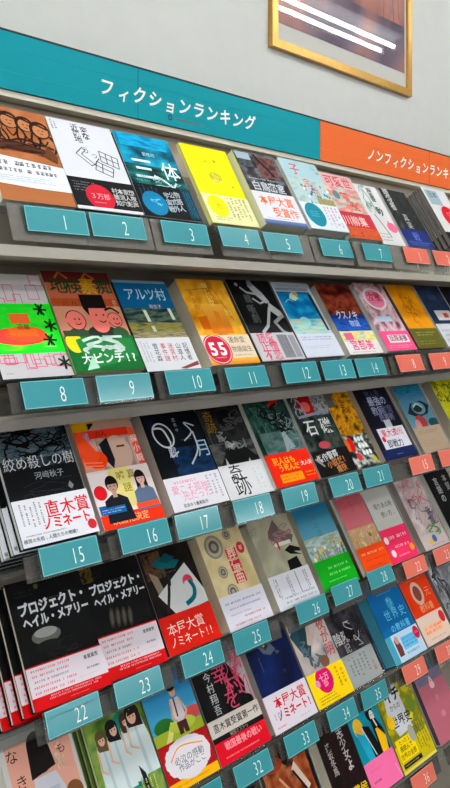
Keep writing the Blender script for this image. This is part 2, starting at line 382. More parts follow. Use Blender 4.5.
def bd(b):
    b.ell(.28, .55, .24, .24, (22, 142, 160)); b.dash(.16, .45, .4, .7, (120, 200, 210), 3); b.dash(.55, .12, .95, .92, (215, 120, 170), 4, True, .6)
book(0, 1.258, .132, .191, .034, .022, cov, 'pale blue book with red childlike lettering and white band with a teal circle', band=(.37, (216, 226, 230), bd), page=(205, 200, 185))
def cov(a):
    a.rect(0, 0, 1, 1, (214, 178, 176)); a.text('可愛世', .5, .88, .27, (196, 70, 96), False, .02); a.field(0, .4, 1, .78, [(205, 190, 170), (180, 200, 195), (216, 130, 120), (225, 200, 190)], 3, 4); a.ell(.25, .66, .1, .1, (110, 140, 145)); a.scrib(.4, .45, .95, .7, (205, 100, 90), 7, .03, 4, 1)
def bd(b):
    b.text('川柳集', .42, .66, .24, (236, 196, 190), False, .02); b.field(0, 0, 1, .42, [(190, 80, 40), (206, 110, 60), (150, 60, 50)], 6, 3)
book(0, 1.411, .128, .188, .020, .014, cov, 'pinkish book with red lettering and a red and rust patterned band', band=(.4, (188, 62, 76), bd))
def cov(a):
    a.rect(0, 0, 1, 1, (214, 214, 214)); k = (36, 38, 42)
    a.text('歴書', .62, .84, .24, k, True, .02, gap=.9); a.text('動', .62, .56, .3, k, False, .02); a.text('人', .75, .33, .3, k, False, .03); a.scrib(.1, .5, .5, .98, (120, 160, 150), 8, .03, 4, 2); a.curve([(.3, .5), (.45, .3), (.55, .14)], .03, k)
    a.ell(.8, .3, .2, .16, (232, 120, 150)); a.dash(.1, .05, .6, .2, (120, 120, 120), 3)
book(0, 1.556, .100, .183, .010, .013, cov, 'white book with heavy black brush characters and a pink blot, before the blue band book', page=(200, 200, 196))
def cov(a):
    a.field(0, 0, 1, 1, [(24, 24, 26), (60, 62, 62), (34, 36, 36), (90, 90, 88)], 4, 15); a.text('暗殺者', .22, .82, .22, (196, 196, 196), True, .015, gap=.85); a.text('真実', .5, .45, .2, (170, 170, 170), True, .01)
def bd(b): b.text('戦', .5, .6, .26, (120, 140, 205)); b.field(0, 0, 1, .4, [(30, 56, 120), (60, 80, 150)], 5, 2); b.dash(.1, .1, .9, .35, (140, 150, 200), 2)
book(0, 1.667, .122, .183, .012, .016, cov, 'black and grey book with a blue band, on the top shelf beside the grey stack', band=(.3, (34, 58, 128), bd))
def cov(a):
    a.rect(0, 0, 1, 1, (214, 214, 212)); a.rect(.1, .7, .6, .96, (160, 180, 186)); a.text('日本', .35, .88, .18, (40, 60, 90)); a.ell(.62, .5, .3, .3, (206, 34, 56)); a.scrib(.45, .4, .8, .6, (235, 150, 160), 4, .02, 3, 1); a.grad(0, 0, 1, .22, (30, 30, 34), (30, 30, 34))
book(0, 1.839, .128, .192, .039, .012, cov, 'white book with a large red circle, front of a grey stack on the top shelf', page=(128, 124, 118), spine=(110, 106, 100), copies=4, clabel='%s copy in the grey stack behind the white book with a red circle', group='stack of grey sided books on the top shelf')

# ---- second shelf
def cov(a):
    a.rect(0, 0, 1, 1, (206, 204, 206)); p = (222, 120, 150)
    for i in range(16):
        x = a.r.uniform(0, .85); y = a.r.choice([a.r.uniform(.66, .9), a.r.uniform(.08, .14)]); w = a.r.uniform(.1, .25); hh = a.r.uniform(.05, .16)
        a.line([(x, y), (x+w, y), (x+w, y+hh), (x, y+hh)], .012, p, True)
    a.rect(.0, .86, .35, .97, (224, 92, 130)); a.rect(0, .22, 1, .7, (44, 226, 60)); a.field(0, .25, .9, .66, [(44, 226, 60), (60, 235, 70), (160, 220, 60)], 3, 4)
    a.rect(.34, .5, .62, .6, (240, 130, 70)); a.ell(.4, .38, .42, .13, (255, 92, 84)); a.ell(.5, .4, .3, .12, (255, 110, 70)); a.rect(.28, .38, .68, .46, (250, 128, 60))
    a.text('近畿', .5, .47, .09, (30, 80, 60)); k = (10, 50, 20)
    for cx, cy in ((.82, .64), (.9, .48), (.82, .34), (.92, .12), (.02, .52)):
        for i in range(6):
            an = i*1.05+cx*5; a.line([(cx, cy), (cx+.09*math.cos(an), cy+.06*math.sin(an))], .03, k)
        a.line([(cx, cy+.04), (cx, cy-.05)], .02, k)
    a.dash(.7, .26, .9, .29, (230, 250, 230), 1); a.dash(.06, .03, .18, .05, (60, 60, 60), 1)
book(1, .545, .1195, .187, .012, .026, cov, 'book with a neon green and orange picture over pink line drawing', page=(50, 46, 46), spine=(40, 38, 40), gloss=False)
def cov(a):
    a.rect(0, 0, 1, 1, (186, 110, 84)); a.rect(0, .88, 1, 1, (124, 50, 50)); a.rect(0, .3, 1, .64, (212, 156, 130)); a.rect(0, .64, 1, .72, (176, 92, 50))
    g = (22, 88, 52)
    for u, c in ((.18, g), (.4, g), (.62, (206, 170, 46)), (.86, g)): a.text({.18: '地', .4: '検', .62: '素', .86: '痴'}[u], u, .85, .26, c, False, .045)
    for u in (.25, .65): a.line([(u-.08, .93), (u, .99), (u+.1, .93)], .03, (190, 130, 70))
    a.text('ハハ', .26, .67, .1, (120, 50, 40), gap=1.2); k = (30, 22, 20)
    def head(u, v, r, hair=None):
        a.ell(u, v, r*1.1, r*1.12, k); a.ell(u, v, r, r*1.02, (236, 142, 130)); a.ell(u-r*1.05, v, r*.2, r*.26, (236, 142, 130)); a.ell(u-r*.1, v+.01, .012, .014, k); a.ell(u+r*.4, v+.01, .012, .014, k); a.curve([(u-.02, v-.035), (u+.02, v-.045), (u+.06, v-.03)], .012, k, 3)
    a.rect(.02, .3, .95, .4, (70, 84, 60)); a.ell(.24, .36, .14, .1, (60, 90, 66)); a.ell(.6, .38, .22, .1, (50, 60, 50)); a.ell(.86, .36, .12, .1, (60, 100, 66))
    head(.26, .5, .13); head(.84, .5, .1)
    a.poly([(.48, .42), (.72, .42), (.76, .66), (.46, .66)], (236, 142, 130)); a.ell(.6, .44, .12, .1, (236, 142, 130)); a.ell(.49, .53, .04, .05, (236, 142, 130)); a.rect(.42, .62, .78, .76, k); a.poly([(.42, .62), (.5, .62), (.48, .54)], k)
    a.ell(.58, .55, .012, .014, k); a.ell(.69, .55, .012, .014, k); a.curve([(.6, .49), (.65, .475), (.7, .49)], .014, k)
    a.curve([(.74, .6), (.84, .62), (.94, .57)], .03, k); a.text('北三', .93, .66, .07, (220, 200, 170), True)
def bd(b):
    b.ell(.12, .82, .12, .14, (230, 220, 60)); b.poly([(.14, .9), (.3, .98), (.96, .9), (.98, .4), (.6, .2), (.2, .1)], (44, 142, 76)); b.scrib(.15, .5, .85, .98, (225, 240, 235), 7, .045, 4, 3); b.text('大ピンチ!?', .54, .36, .155, (236, 244, 240), False, .025); b.poly([(.16, .05), (.3, .45), (.34, .1)], (190, 225, 205))
book(1, .666, .133, .194, .016, .012, cov, 'red and orange book with three cartoon heads drawn on it and a green band', band=(.34, (20, 118, 58), bd), page=(170, 196, 90))
def cov(a):
    a.grad(0, .58, 1, 1, (34, 124, 172), (30, 100, 140)); a.field(0, .3, 1, .68, [(24, 44, 54), (60, 84, 84), (120, 140, 120), (40, 60, 66)], 3, 6, stretch=2); a.field(0, .42, 1, .52, [(150, 150, 90), (180, 170, 110), (90, 110, 80)], 5, 8, stretch=.5)
    a.text('アルツ村', .52, .84, .23, (196, 226, 236), False, .01, sx=.85); a.text('南杏子', .62, .7, .08, (210, 215, 215)); a.rect(0, .97, 1, 1, (150, 180, 200))
    for u, v in ((.38, .58), (.86, .6), (.42, .4)): a.poly([(u-.03, v+.08), (u+.03, v+.08), (u+.05, v-.05), (u-.01, v-.05)], (230, 232, 215))
    a.field(0, .33, 1, .42, [(90, 90, 84), (190, 180, 140), (120, 110, 90)], 6, 8)
def bd(b):
    for i in range(5): b.text(['雪花森', '事件謎', '迷宮村', '山道人', '記憶者'][i], .3+.14*i, .55, .1, [(60, 60, 70), (190, 70, 90), (190, 70, 90), (70, 70, 80), (70, 70, 80)][i], True, .005)
    b.dash(.04, .2, .2, .9, (150, 150, 160), 3, True); b.poly([(.6, .05), (.98, .24), (.98, .12), (.7, .02)], (150, 80, 76))
book(1, .814, .122, .189, .005, .014, cov, 'blue book with thin pale title over a dark dusk landscape, white band below', band=(.35, (222, 222, 226), bd), page=(40, 44, 50), spine=(30, 60, 80))
def cov(a):
    a.field(0, 0, 1, 1, [(180, 120, 26), (216, 156, 40), (236, 190, 84), (226, 160, 30)], 3, 3); a.grad(.3, .35, .75, .7, (236, 186, 90), (222, 130, 30)); y = (246, 226, 150)
    a.text('黄金の', .2, .74, .12, (190, 120, 60), True); a.text('優しい世', .55, .82, .13, (244, 222, 150), True, gap=.8); a.text('光', .8, .6, .13, y); a.text('月刊', .86, .8, .1, (200, 140, 60), True); a.poly([(.14, .4), (.3, .4), (.32, .56), (.12, .54)], (214, 120, 20)); a.poly([(.46, .38), (.58, .38), (.6, .6), (.5, .62)], (230, 150, 60)); a.line([(.12, .86), (.7, .9), (.86, .5)], .012, (170, 110, 50))
def bd(b):
    b.grad(0, 0, 1, .2, (235, 190, 90), (226, 150, 50)); b.ell(.24, .52, .27, .26, (206, 56, 84)); b.ell(.24, .52, .25, .24, (226, 200, 205)); b.ell(.24, .52, .235, .225, (206, 56, 84)); b.text('55', .24, .54, .3, (250, 246, 246), False, .03); b.dash(.12, .2, .38, .28, (246, 220, 225), 1)
    b.text('運命変', .7, .82, .12, (100, 90, 90)); b.text('物語誕生', .74, .5, .11, (100, 90, 90)); b.dash(.54, .24, .96, .34, (120, 110, 105), 1)
book(1, .958, .126, .192, .013, .034, cov, 'thick golden yellow book with a red 55 circle on its band', band=(.33, (230, 214, 190), bd), page=(196, 186, 164), bandlabel='pale band with red 55 circle')
def cov(a):
    a.field(0, 0, 1, 1, [(12, 12, 14), (30, 30, 32), (18, 18, 20)], 3, 4); k = (188, 188, 190)
    a.text('腿', .33, .76, .17, (120, 122, 126)); a.text('噺劇', .3, .57, .19, (120, 122, 126), True, gap=.9); a.ell(.2, .94, .035, .035, k)
    a.poly([(.45, .93), (.56, .97), (.72, .84), (.8, .72), (.7, .7), (.55, .8)], k); a.line([(.56, .82), (.36, .84), (.26, .9)], .04, k); a.line([(.74, .74), (.56, .7), (.44, .76)], .035, k)
    a.poly([(.76, .72), (.96, .6), (.98, .52), (.86, .52), (.7, .62)], k); a.line([(.72, .64), (.5, .42), (.32, .34)], .055, k); a.line([(.94, .54), (.7, .46), (.8, .34), (.96, .3)], .06, (160, 160, 164)); a.ell(.52, .96, .06, .07, (150, 150, 154))
def bd(b):
    for i in range(2):
        for j in range(3): b.text('読止不愛憎恋'[i*3+j], .2+.2*i, .8-.3*j, .2, (216, 92, 120), False, .02)
    b.rect(.55, .08, .8, .92, (146, 146, 150)); b.dash(.57, .1, .78, .9, (100, 100, 104), 3, True); b.rect(.82, .08, .96, .9, (160, 160, 166))
book(1, 1.090, .128, .193, .016, .014, cov, 'black book with a pale crouching nude figure and a grey band with pink characters', band=(.33, (200, 198, 202), bd), page=(70, 68, 70))
def cov(a):
    a.rect(0, 0, 1, 1, (196, 204, 212)); a.grad(.03, .4, .92, .87, (24, 128, 176), (40, 160, 200)); a.field(.03, .42, .9, .84, [(12, 110, 165), (26, 140, 190), (60, 180, 210)], 3, 5); a.field(.03, .3, .9, .5, [(110, 190, 205), (170, 205, 200), (205, 210, 190)], 3, 9)
    a.poly([(.3, .78), (.42, .74), (.55, .78), (.44, .84), (.5, .88), (.36, .84)], (206, 220, 190)); a.ell(.52, .84, .05, .05, (220, 170, 110)); a.curve([(.15, .72), (.25, .76), (.35, .74)], .02, (150, 210, 220)); a.ell(.42, .46, .14, .1, (170, 215, 210)); a.poly([(.84, .84), (.93, .84), (.96, .34), (.9, .34)], (50, 56, 60)); a.rect(.04, .88, .9, .92, (150, 160, 170)); a.dash(.1, .93, .8, .97, (150, 150, 160), 1)
def bd(b): b.dash(.08, .7, .9, .9, (120, 130, 170), 2, False, .6); b.dash(.08, .35, .8, .5, (170, 176, 190), 2)
book(1, 1.220, .125, .189, .020, .014, cov, 'white framed book with a bright blue sea picture and plain white band', band=(.3, (212, 216, 226), bd), page=(120, 118, 116))
def cov(a):
    a.field(0, .45, 1, 1, [(60, 14, 18), (120, 40, 34), (170, 92, 60), (80, 24, 26)], 3, 21); a.rect(0, .32, 1, .56, (28, 72, 150)); a.field(0, .33, 1, .5, [(20, 60, 140), (50, 110, 190), (30, 80, 160)], 4, 5); a.text('クスノキ', .5, .55, .2, (225, 225, 235), False, .02, sx=.8, shear=.1); a.text('物語', .6, .43, .15, (200, 220, 240))
def bd(b):
    b.field(0, .55, 1, 1, [(220, 200, 90), (236, 226, 170), (150, 180, 200)], 4, 3); b.text('宮部美', .48, .38, .22, (216, 60, 130), False, .03); b.dash(.1, .04, .9, .14, (150, 130, 100), 1); b.rect(.1, .62, .34, .92, (226, 120, 150))
book(1, 1.367, .127, .188, .021, .030, cov, 'thick dark red and blue book with magenta lettering on its pale band', band=(.32, (228, 222, 222), bd), page=(208, 202, 184))
def cov(a):
    a.field(0, 0, 1, 1, [(110, 70, 84), (190, 150, 160), (226, 206, 210), (140, 110, 120)], 4, 7); a.ell(.5, .76, .36, .26, (236, 226, 230)); a.ell(.5, .76, .3, .21, (232, 150, 175)); a.text('汝星', .5, .79, .24, (196, 50, 90), False, .02); a.dash(.3, .68, .7, .72, (190, 60, 100), 1); a.rect(.2, .42, .7, .5, (190, 205, 220))
def bd(b): b.rect(.2, .4, .9, .8, (246, 226, 232)); b.text('話題沸騰', .55, .62, .15, (120, 60, 80), False, .01); b.dash(.1, .1, .9, .3, (240, 190, 205), 2)
book(1, 1.507, .123, .192, .027, .012, cov, 'pale pink patterned book with a white oval title plate and hot pink band', band=(.28, (234, 104, 148), bd))
def cov(a):
    a.field(0, 0, 1, 1, [(206, 140, 26), (224, 160, 34), (216, 150, 30)], 3, 4); a.scrib(.25, .4, .75, .85, (176, 112, 24), 9, .02, 4, 5); a.text('嫌われ', .5, .84, .12, (190, 126, 30)); a.text('勇気', .5, .62, .16, (170, 110, 26))
def bd(b): b.dash(.15, .6, .85, .85, (190, 190, 140), 2); b.dash(.1, .15, .7, .4, (160, 160, 100), 2)
book(1, 1.638, .124, .188, .031, .014, cov, 'mustard yellow book with an olive green band on the second shelf', band=(.3, (110, 108, 46), bd), page=(110, 90, 40))
def cov(a): a.rect(0, 0, 1, 1, (42, 58, 86)); a.rect(.25, .42, .9, .58, (206, 200, 200)); a.rect(.55, .46, .75, .54, (190, 90, 80)); a.field(0, .6, 1, 1, [(36, 52, 80), (60, 78, 104)], 3, 2); a.text('経営', .5, .8, .16, (90, 106, 134))
def bd(b): b.dash(.1, .2, .9, .8, (150, 156, 170), 3)
book(1, 1.774, .122, .191, .031, .018, cov, 'navy book with a small pale picture strip and white band, on the second shelf', band=(.36, (206, 208, 212), bd), page=(206, 202, 190))
def cov(a): a.field(0, 0, 1, 1, [(20, 22, 34), (44, 40, 60)], 3, 4); a.rect(0, .5, .8, .6, (60, 50, 90))
book(1, 1.905, .122, .191, .03, .02, cov, 'near black book at the right end of the second shelf')

# ---- third shelf
def cov(a):
    a.field(0, 0, 1, 1, [(10, 12, 16), (34, 42, 48), (70, 84, 92), (20, 24, 30)], 4, 14, bias=-.06); a.field(0, .7, .9, 1, [(16, 22, 26), (60, 78, 90), (120, 134, 140), (24, 30, 36)], 5, 3, bias=-.05); a.grad(0, .36, 1, .62, (26, 28, 32), (34, 34, 38)); a.scrib(.0, .74, 1, .99, (96, 112, 122), 26, .012, 4, 4); a.scrib(.1, .72, .9, .98, (14, 16, 18), 22, .02, 4, 9); a.scrib(.1, .36, .9, .5, (60, 64, 70), 8, .008, 4, 2)
    a.text('絞め殺しの樹', .5, .665, .178, (206, 210, 214), False, .0, sx=.9); a.text('河﨑秋子', .58, .545, .1, (176, 180, 184)); a.poly([(.78, .42), (.82, .46), (.86, .42), (.82, .39)], (150, 150, 150))
def bd(b):
    b.text('直木賞', .68, .7, .2, (216, 44, 58), False, .03); b.text('ノミネート。', .69, .4, .15, (216, 44, 58), False, .03, sx=.86)
    b.text('第', .47, .85, .06, (216, 60, 70)); b.text('回', .47, .62, .06, (216, 60, 70))
    for i in range(5): b.dash(.06+.062*i, .36, .1+.062*i, .92-.03*(i % 3), (60, 60, 66), 1, True, .8, i)
    b.dash(.06, .2, .68, .25, (70, 70, 80), 1, False, .8); b.text('極限の先祖、人間たちの物語!', .37, .125, .052, (30, 30, 36), False, .01); b.ell(.93, .2, .06, .06, (206, 60, 70)); b.dash(.86, .3, .97, .32, (120, 120, 120), 1)
book(2, .569, .130, .192, .027, .013, cov, 'black foliage book with large red lettering on white band, front of its stack', band=(.37, (230, 230, 236), bd), page=(246, 244, 230), spine=(36, 40, 44), copies=5, fan=(-.007, -.001), clabel='%s copy in the cream edged stack behind the black foliage cover book', group='stack of black novels at the left of the third shelf')
def cov(a):
    a.rect(0, 0, 1, 1, (232, 90, 50)); a.rect(0, .9, 1, 1, (226, 180, 40)); a.rect(.25, .91, .35, .97, (30, 30, 40)); a.poly([(.05, .8), (.4, .98), (1, .98), (1, .45), (0, .45)], (206, 170, 158)); a.text('踊', .2, .84, .15, (160, 140, 190)); a.rect(.22, .82, .9, .9, (228, 70, 44)); a.field(.3, .48, .85, .82, [(196, 172, 160), (160, 140, 130), (210, 190, 180)], 3, 3)
    a.ell(.62, .66, .22, .26, (206, 178, 164)); a.poly([(.34, .76), (.5, .82), (.52, .6), (.46, .52), (.38, .6)], (30, 34, 40)); a.line([(.62, .72), (.74, .72)], .03, (120, 60, 40)); a.ell(.24, .62, .16, .13, (238, 84, 34)); a.poly([(0, .86), (.1, .9), (.3, .66), (.18, .56), (.04, .58)], (238, 98, 56)); a.poly([(.88, .9), (1, .88), (1, .46), (.9, .5)], (226, 110, 90))
    a.text('探小説', .94, .68, .12, (236, 220, 220), True, .02, gap=1.2); a.text('六人', .42, .86, .09, (70, 20, 20))
    for i in range(4): a.line([(.02, .52+.03*i), (.3, .5+.03*i)], .018, (236, 150, 110))
def bd(b):
    b.rect(0, 0, 1, .24, (232, 72, 40)); b.text('映画化決定', .45, .12, .12, (246, 190, 140), False, .01); b.rect(0, .24, .3, .96, (236, 226, 226)); b.rect(.32, .3, .66, 1, (226, 214, 150))
    b.text('嘘', .5, .86, .14, (166, 150, 30), False, .02); b.text('真', .68, .86, .14, (166, 150, 30), False, .02); b.text('謎', .56, .64, .14, (166, 150, 30), False, .02); b.rect(.02, .26, .35, .4, (30, 110, 170)); b.rect(.62, .26, .98, .38, (236, 96, 60))
    b.bust(.32, .72, .16, (24, 20, 22), (196, 160, 148), (34, 36, 44)); b.bust(.8, .76, .14, (40, 26, 24), (216, 180, 166), (110, 126, 150), True); b.ell(.11, .62, .1, .1, (214, 40, 54)); b.rect(.02, .24, .42, .36, (30, 110, 170)); b.rect(.6, .24, .98, .33, (236, 96, 60)); b.dash(.05, .26, .4, .34, (200, 220, 235), 2)
book(2, .717, .124, .190, .017, .018, cov, 'orange book with a comic face above a band showing two people in suits', band=(.52, (228, 216, 214), bd), page=(196, 176, 160), bandlabel='paper band with a man and a woman above an orange strip')
def cov(a):
    a.field(0, 0, 1, 1, [(6, 8, 12), (10, 18, 28), (16, 34, 56)], 3, 4); a.field(.3, .3, 1, .6, [(12, 26, 44), (24, 70, 110), (14, 40, 66)], 3, 9); k = (206, 214, 220)
    a.ell(.28, .74, .17, .2, k, 24, .5); a.ell(.28, .74, .145, .175, (10, 14, 20), 24, .5); a.curve([(.14, .82), (.3, .8), (.36, .66)], .03, k); a.curve([(.36, .66), (.3, .52), (.44, .56)], .022, k); a.text('屑', .34, .56, .16, k)
    a.curve([(.88, .8), (.72, .84), (.8, .74), (.62, .66)], .02, k); a.curve([(.82, .74), (.8, .56), (.6, .42)], .024, k); a.text('月', .9, .56, .28, (180, 200, 215), True, .0); a.text('凪良ゆ', .55, .83, .06, (170, 180, 190), True, gap=1.3); a.dash(.55, .66, .8, .68, (120, 140, 160), 1)
def bd(b):
    p = (236, 150, 180)
    b.dash(.15, .76, .6, .92, p, 1, False, .8); b.text('愛こそ孤独', .4, .62, .13, p); b.text('光だった。', .55, .4, .13, p); b.dash(.7, .2, .95, .9, (170, 150, 165), 3, True); b.text('凪良ゆう最高傑作', .4, .14, .055, (40, 40, 50), False, .01)
book(2, .858, .131, .191, .024, .032, cov, 'midnight blue book with scrawled white handwriting and white band of pink print', band=(.32, (228, 226, 232), bd), page=(176, 160, 148), spine=(30, 34, 40))
def cov(a):
    a.field(0, 0, 1, 1, [(18, 18, 18), (60, 60, 60), (28, 28, 28)], 3, 24); a.field(0, .32, 1, .6, [(40, 40, 40), (110, 112, 112), (70, 70, 70)], 3, 5); a.poly([(.1, .36), (.3, .5), (.42, .62), (.54, .56), (.66, .6), (.98, .4), (.98, .34), (.1, .33)], (34, 34, 36)); a.poly([(.36, .56), (.42, .62), (.5, .58), (.6, .585), (.46, .52)], (190, 192, 192)); a.ell(.6, .86, .2, .18, (12, 12, 12)); a.scrib(.25, .52, .8, .72, (150, 152, 152), 9, .02, 4, 6); a.scrib(.4, .74, .95, .95, (84, 84, 84), 8, .03, 4, 3); a.poly([(.3, .4), (.42, .54), (.5, .47), (.56, .52), (.7, .4)], (30, 30, 32))
    a.text('奇跡', .2, .84, .22, (150, 120, 40), True, gap=.9); a.poly([(.2, .34), (.24, .44), (.28, .34)], (200, 200, 200)); a.poly([(.7, .34), (.76, .4), (.8, .34)], (180, 180, 180)); a.dash(.06, .5, .1, .8, (150, 150, 150), 1, True)
def bd(b): b.text('奇', .33, .74, .3, (34, 34, 36), False, .0); b.text('跡', .36, .36, .38, (34, 34, 36), False, .0, shear=-.1); b.dash(.68, .2, .9, .8, (206, 206, 206), 2, True)
book(2, 1.003, .118, .188, .013, .013, cov, 'black mountain book with two large brushed characters on its white band', band=(.36, (224, 224, 226), bd), page=(30, 30, 32), spine=(24, 24, 26), copies=2, clabel='%s copy behind the black mountain book, only its dark edge showing')
def cov(a):
    a.field(0, 0, 1, 1, [(18, 40, 38), (34, 70, 62), (60, 96, 90), (30, 44, 44)], 4, 8); a.field(.1, .34, 1, .6, [(60, 90, 92), (120, 144, 146), (80, 104, 104)], 3, 4, stretch=.6); a.ell(.72, .94, .1, .07, (190, 50, 40)); a.ell(.6, .9, .05, .05, (200, 70, 50)); a.text('黄昏', .25, .8, .17, (70, 110, 100), True); a.text('怪', .35, .66, .2, (44, 90, 80)); a.text('幽', .48, .56, .19, (70, 104, 98)); a.poly([(.56, .36), (.62, .6), (.68, .6), (.8, .4)], (176, 190, 194)); a.ell(.64, .62, .05, .06, (40, 44, 48)); a.scrib(.1, .4, .5, .9, (90, 130, 116), 12, .014, 5, 8); a.scrib(.4, .38, .98, .8, (150, 168, 166), 12, .012, 5, 5); a.scrib(.3, .6, .9, .95, (16, 26, 26), 10, .03, 4, 2)
def bd(b):
    y = (244, 190, 60); b.text('犯人はも', .38, .76, .13, y, False, .015); b.text('う死んだ', .44, .54, .12, y, False, .015); b.rect(.16, .1, .68, .36, (238, 160, 30)); b.dash(.2, .14, .64, .32, (200, 70, 30), 2); b.text('大人気', .86, .58, .09, (246, 220, 220), False, .01); b.dash(.75, .14, .96, .34, y, 2)
book(2, 1.123, .129, .192, .022, .013, cov, 'dark green ghostly book with a bright red orange band', band=(.36, (226, 56, 30), bd))
def cov(a):
    a.field(0, 0, 1, 1, [(20, 26, 26), (50, 66, 60), (90, 100, 96), (26, 40, 40)], 4, 17); a.ell(.42, .9, .24, .26, (186, 30, 36)); a.ell(.4, .84, .12, .1, (220, 120, 110)); a.field(.6, .72, 1, 1, [(100, 104, 110), (180, 184, 186), (70, 74, 80)], 4, 2); a.scrib(.05, .72, .35, .98, (180, 184, 190), 7, .025, 4, 3); a.line([(.1, .72), (.9, .76)], .05, (150, 156, 170))
    a.text('石', .3, .58, .32, (235, 236, 236), False, .03); a.text('礫', .72, .58, .32, (226, 228, 226), False, .02); a.text('小説', .82, .4, .1, (150, 120, 50)); a.ell(.45, .36, .16, .07, (190, 90, 100))
def bd(b):
    b.text('傑作警察', .38, .74, .15, (206, 206, 206), False, .02, rot=.12); b.text('小説だ!', .55, .48, .15, (196, 140, 90), False, .02, rot=.12); b.text('痛快', .62, .2, .14, (196, 140, 90), False, .02, rot=.12); b.line([(.05, .7), (.2, .4)], .04, (150, 150, 150))
book(2, 1.262, .124, .191, .022, .013, cov, 'dark collage book with two big white characters and a black band', band=(.3, (24, 18, 18), bd))
def cov(a):
    a.field(0, .4, 1, 1, [(60, 54, 40), (190, 130, 24), (226, 170, 40), (110, 84, 40)], 5, 13); a.text('生花', .55, .8, .2, (60, 50, 30), True, .02); a.text('人', .35, .55, .2, (230, 180, 50), False, .02); a.rect(0, .8, .3, 1, (110, 112, 104)); a.field(0, 0, 1, .42, [(20, 20, 22), (50, 60, 56), (220, 220, 214), (40, 60, 50)], 3, 6)
    for i in range(9): a.ell(.45+.13*(i % 3)+.05*(i//3), .36-.09*(i//3), .06, .07, (224, 226, 226), 8)
    a.ell(.2, .3, .12, .2, (200, 34, 40)); a.ell(.3, .14, .1, .1, (214, 60, 70)); a.ell(.04, .3, .1, .16, (220, 110, 40)); a.ell(.86, .08, .08, .08, (190, 180, 60))
book(2, 1.388, .092, .188, .022, .013, cov, 'yellow and black flowered book with a red and white blossom at its foot', page=(150, 140, 110))
def cov(a):
    a.rect(0, 0, 1, 1, (26, 26, 44)); a.rect(0, .94, 1, 1, (16, 16, 22)); a.dash(.1, .955, .8, .985, (100, 100, 120), 1); k = (170, 176, 200)
    a.text('無人島', .5, .86, .15, (90, 92, 112)); a.text('最強の', .55, .76, .19, k, False, .01); a.text('教師', .45, .63, .19, k); a.text('教育', .72, .63, .19, (110, 116, 150)); a.text('読書術', .62, .53, .15, (150, 156, 186))
    a.rect(.14, .12, .96, .4, (216, 214, 222)); a.rect(.46, .4, .66, .5, (190, 196, 200)); a.text('東大式', .46, .33, .16, (206, 60, 90), False, .02); a.text('時短', .74, .33, .14, (190, 90, 120)); a.text('即戦力', .5, .19, .16, (30, 30, 60), False, .02); a.ell(.22, .26, .05, .05, (206, 40, 70)); a.rect(0, 0, 1, .13, (34, 48, 96)); a.dash(.4, .04, .6, .07, (170, 180, 210), 1)
book(2, 1.486, .134, .193, .034, .028, cov, 'thick navy book densely printed with pale characters and a white panel', page=(160, 146, 128), spine=(60, 50, 40))
def cov(a):
    a.grad(0, .3, 1, 1, (40, 110, 150), (130, 170, 180)); a.field(0, .84, 1, 1, [(30, 100, 140), (70, 150, 180), (50, 120, 150)], 3, 3); a.poly([(.1, .58), (.34, .72), (.75, .74), (.98, .66), (.8, .54), (.4, .5)], (34, 50, 60)); a.ell(.56, .635, .24, .14, (120, 156, 164)); a.ell(.52, .63, .16, .08, (40, 60, 66)); a.curve([(.4, .66), (.55, .7), (.7, .64)], .03, (190, 210, 214)); a.ell(.42, .42, .2, .17, (176, 84, 84)); a.ell(.28, .4, .1, .12, (206, 150, 150)); a.ell(.86, .4, .2, .1, (50, 96, 104)); a.dash(.2, .77, .8, .8, (90, 120, 120), 1)
def bd(b): b.dash(.12, .72, .85, .88, (130, 110, 90), 2); b.dash(.12, .2, .7, .5, (160, 140, 120), 3)
book(2, 1.680, .128, .187, .015, .014, cov, 'pale teal book with a dark goggled face and a beige band', band=(.36, (176, 158, 138), bd), page=(150, 148, 140))
def cov(a): a.field(0, 0, 1, 1, [(176, 176, 30), (206, 204, 40), (150, 150, 30)], 3, 4); a.scrib(.05, .5, .9, .95, (110, 110, 20), 10, .03, 4, 4); a.scrib(.1, .3, .9, .9, (216, 214, 90), 8, .02, 4, 6)
book(2, 1.850, .128, .191, .024, .030, cov, 'acid yellow green book at the right end of the third shelf', page=(150, 144, 128))

# ---- fourth shelf
def phm(a, hand):
    a.field(0, 0, 1, 1, [(8, 9, 9), (16, 18, 17), (26, 28, 24)], 3, 31+hand)
    a.text('プロジェクト・', .55, .775, .155, (214, 216, 220), False, .04, sx=.86, rot=.03); a.text('ヘイル・メアリー', .56, .665, .138, (214, 216, 220), False, .04, sx=.82, rot=.03); a.dash(.48, .8, .75, .825, (110, 110, 110), 1)
    a.dash(.08, .86, .34, .93, (50, 54, 52), 2)
    if hand:
        a.field(.0, .84, .2, .98, [(60, 50, 20), (110, 92, 40), (30, 26, 14)], 2, 3)
        for i in range(4): a.ell(.32+.1*i, .5-.01*i, .045, .14, (66, 62, 56), 12, -.2); a.ell(.32+.1*i, .5-.01*i, .025, .1, (98, 92, 84), 10, -.2)
    else:
        a.ell(.36, .53, .19, .09, (112, 112, 108)); a.ell(.36, .555, .15, .055, (160, 160, 156)); a.ell(.36, .45, .17, .06, (30, 32, 32)); a.scrib(.2, .3, .7, .48, (44, 48, 46), 8, .012, 4, 3); a.ell(.38, .93, .03, .03, (90, 84, 50))
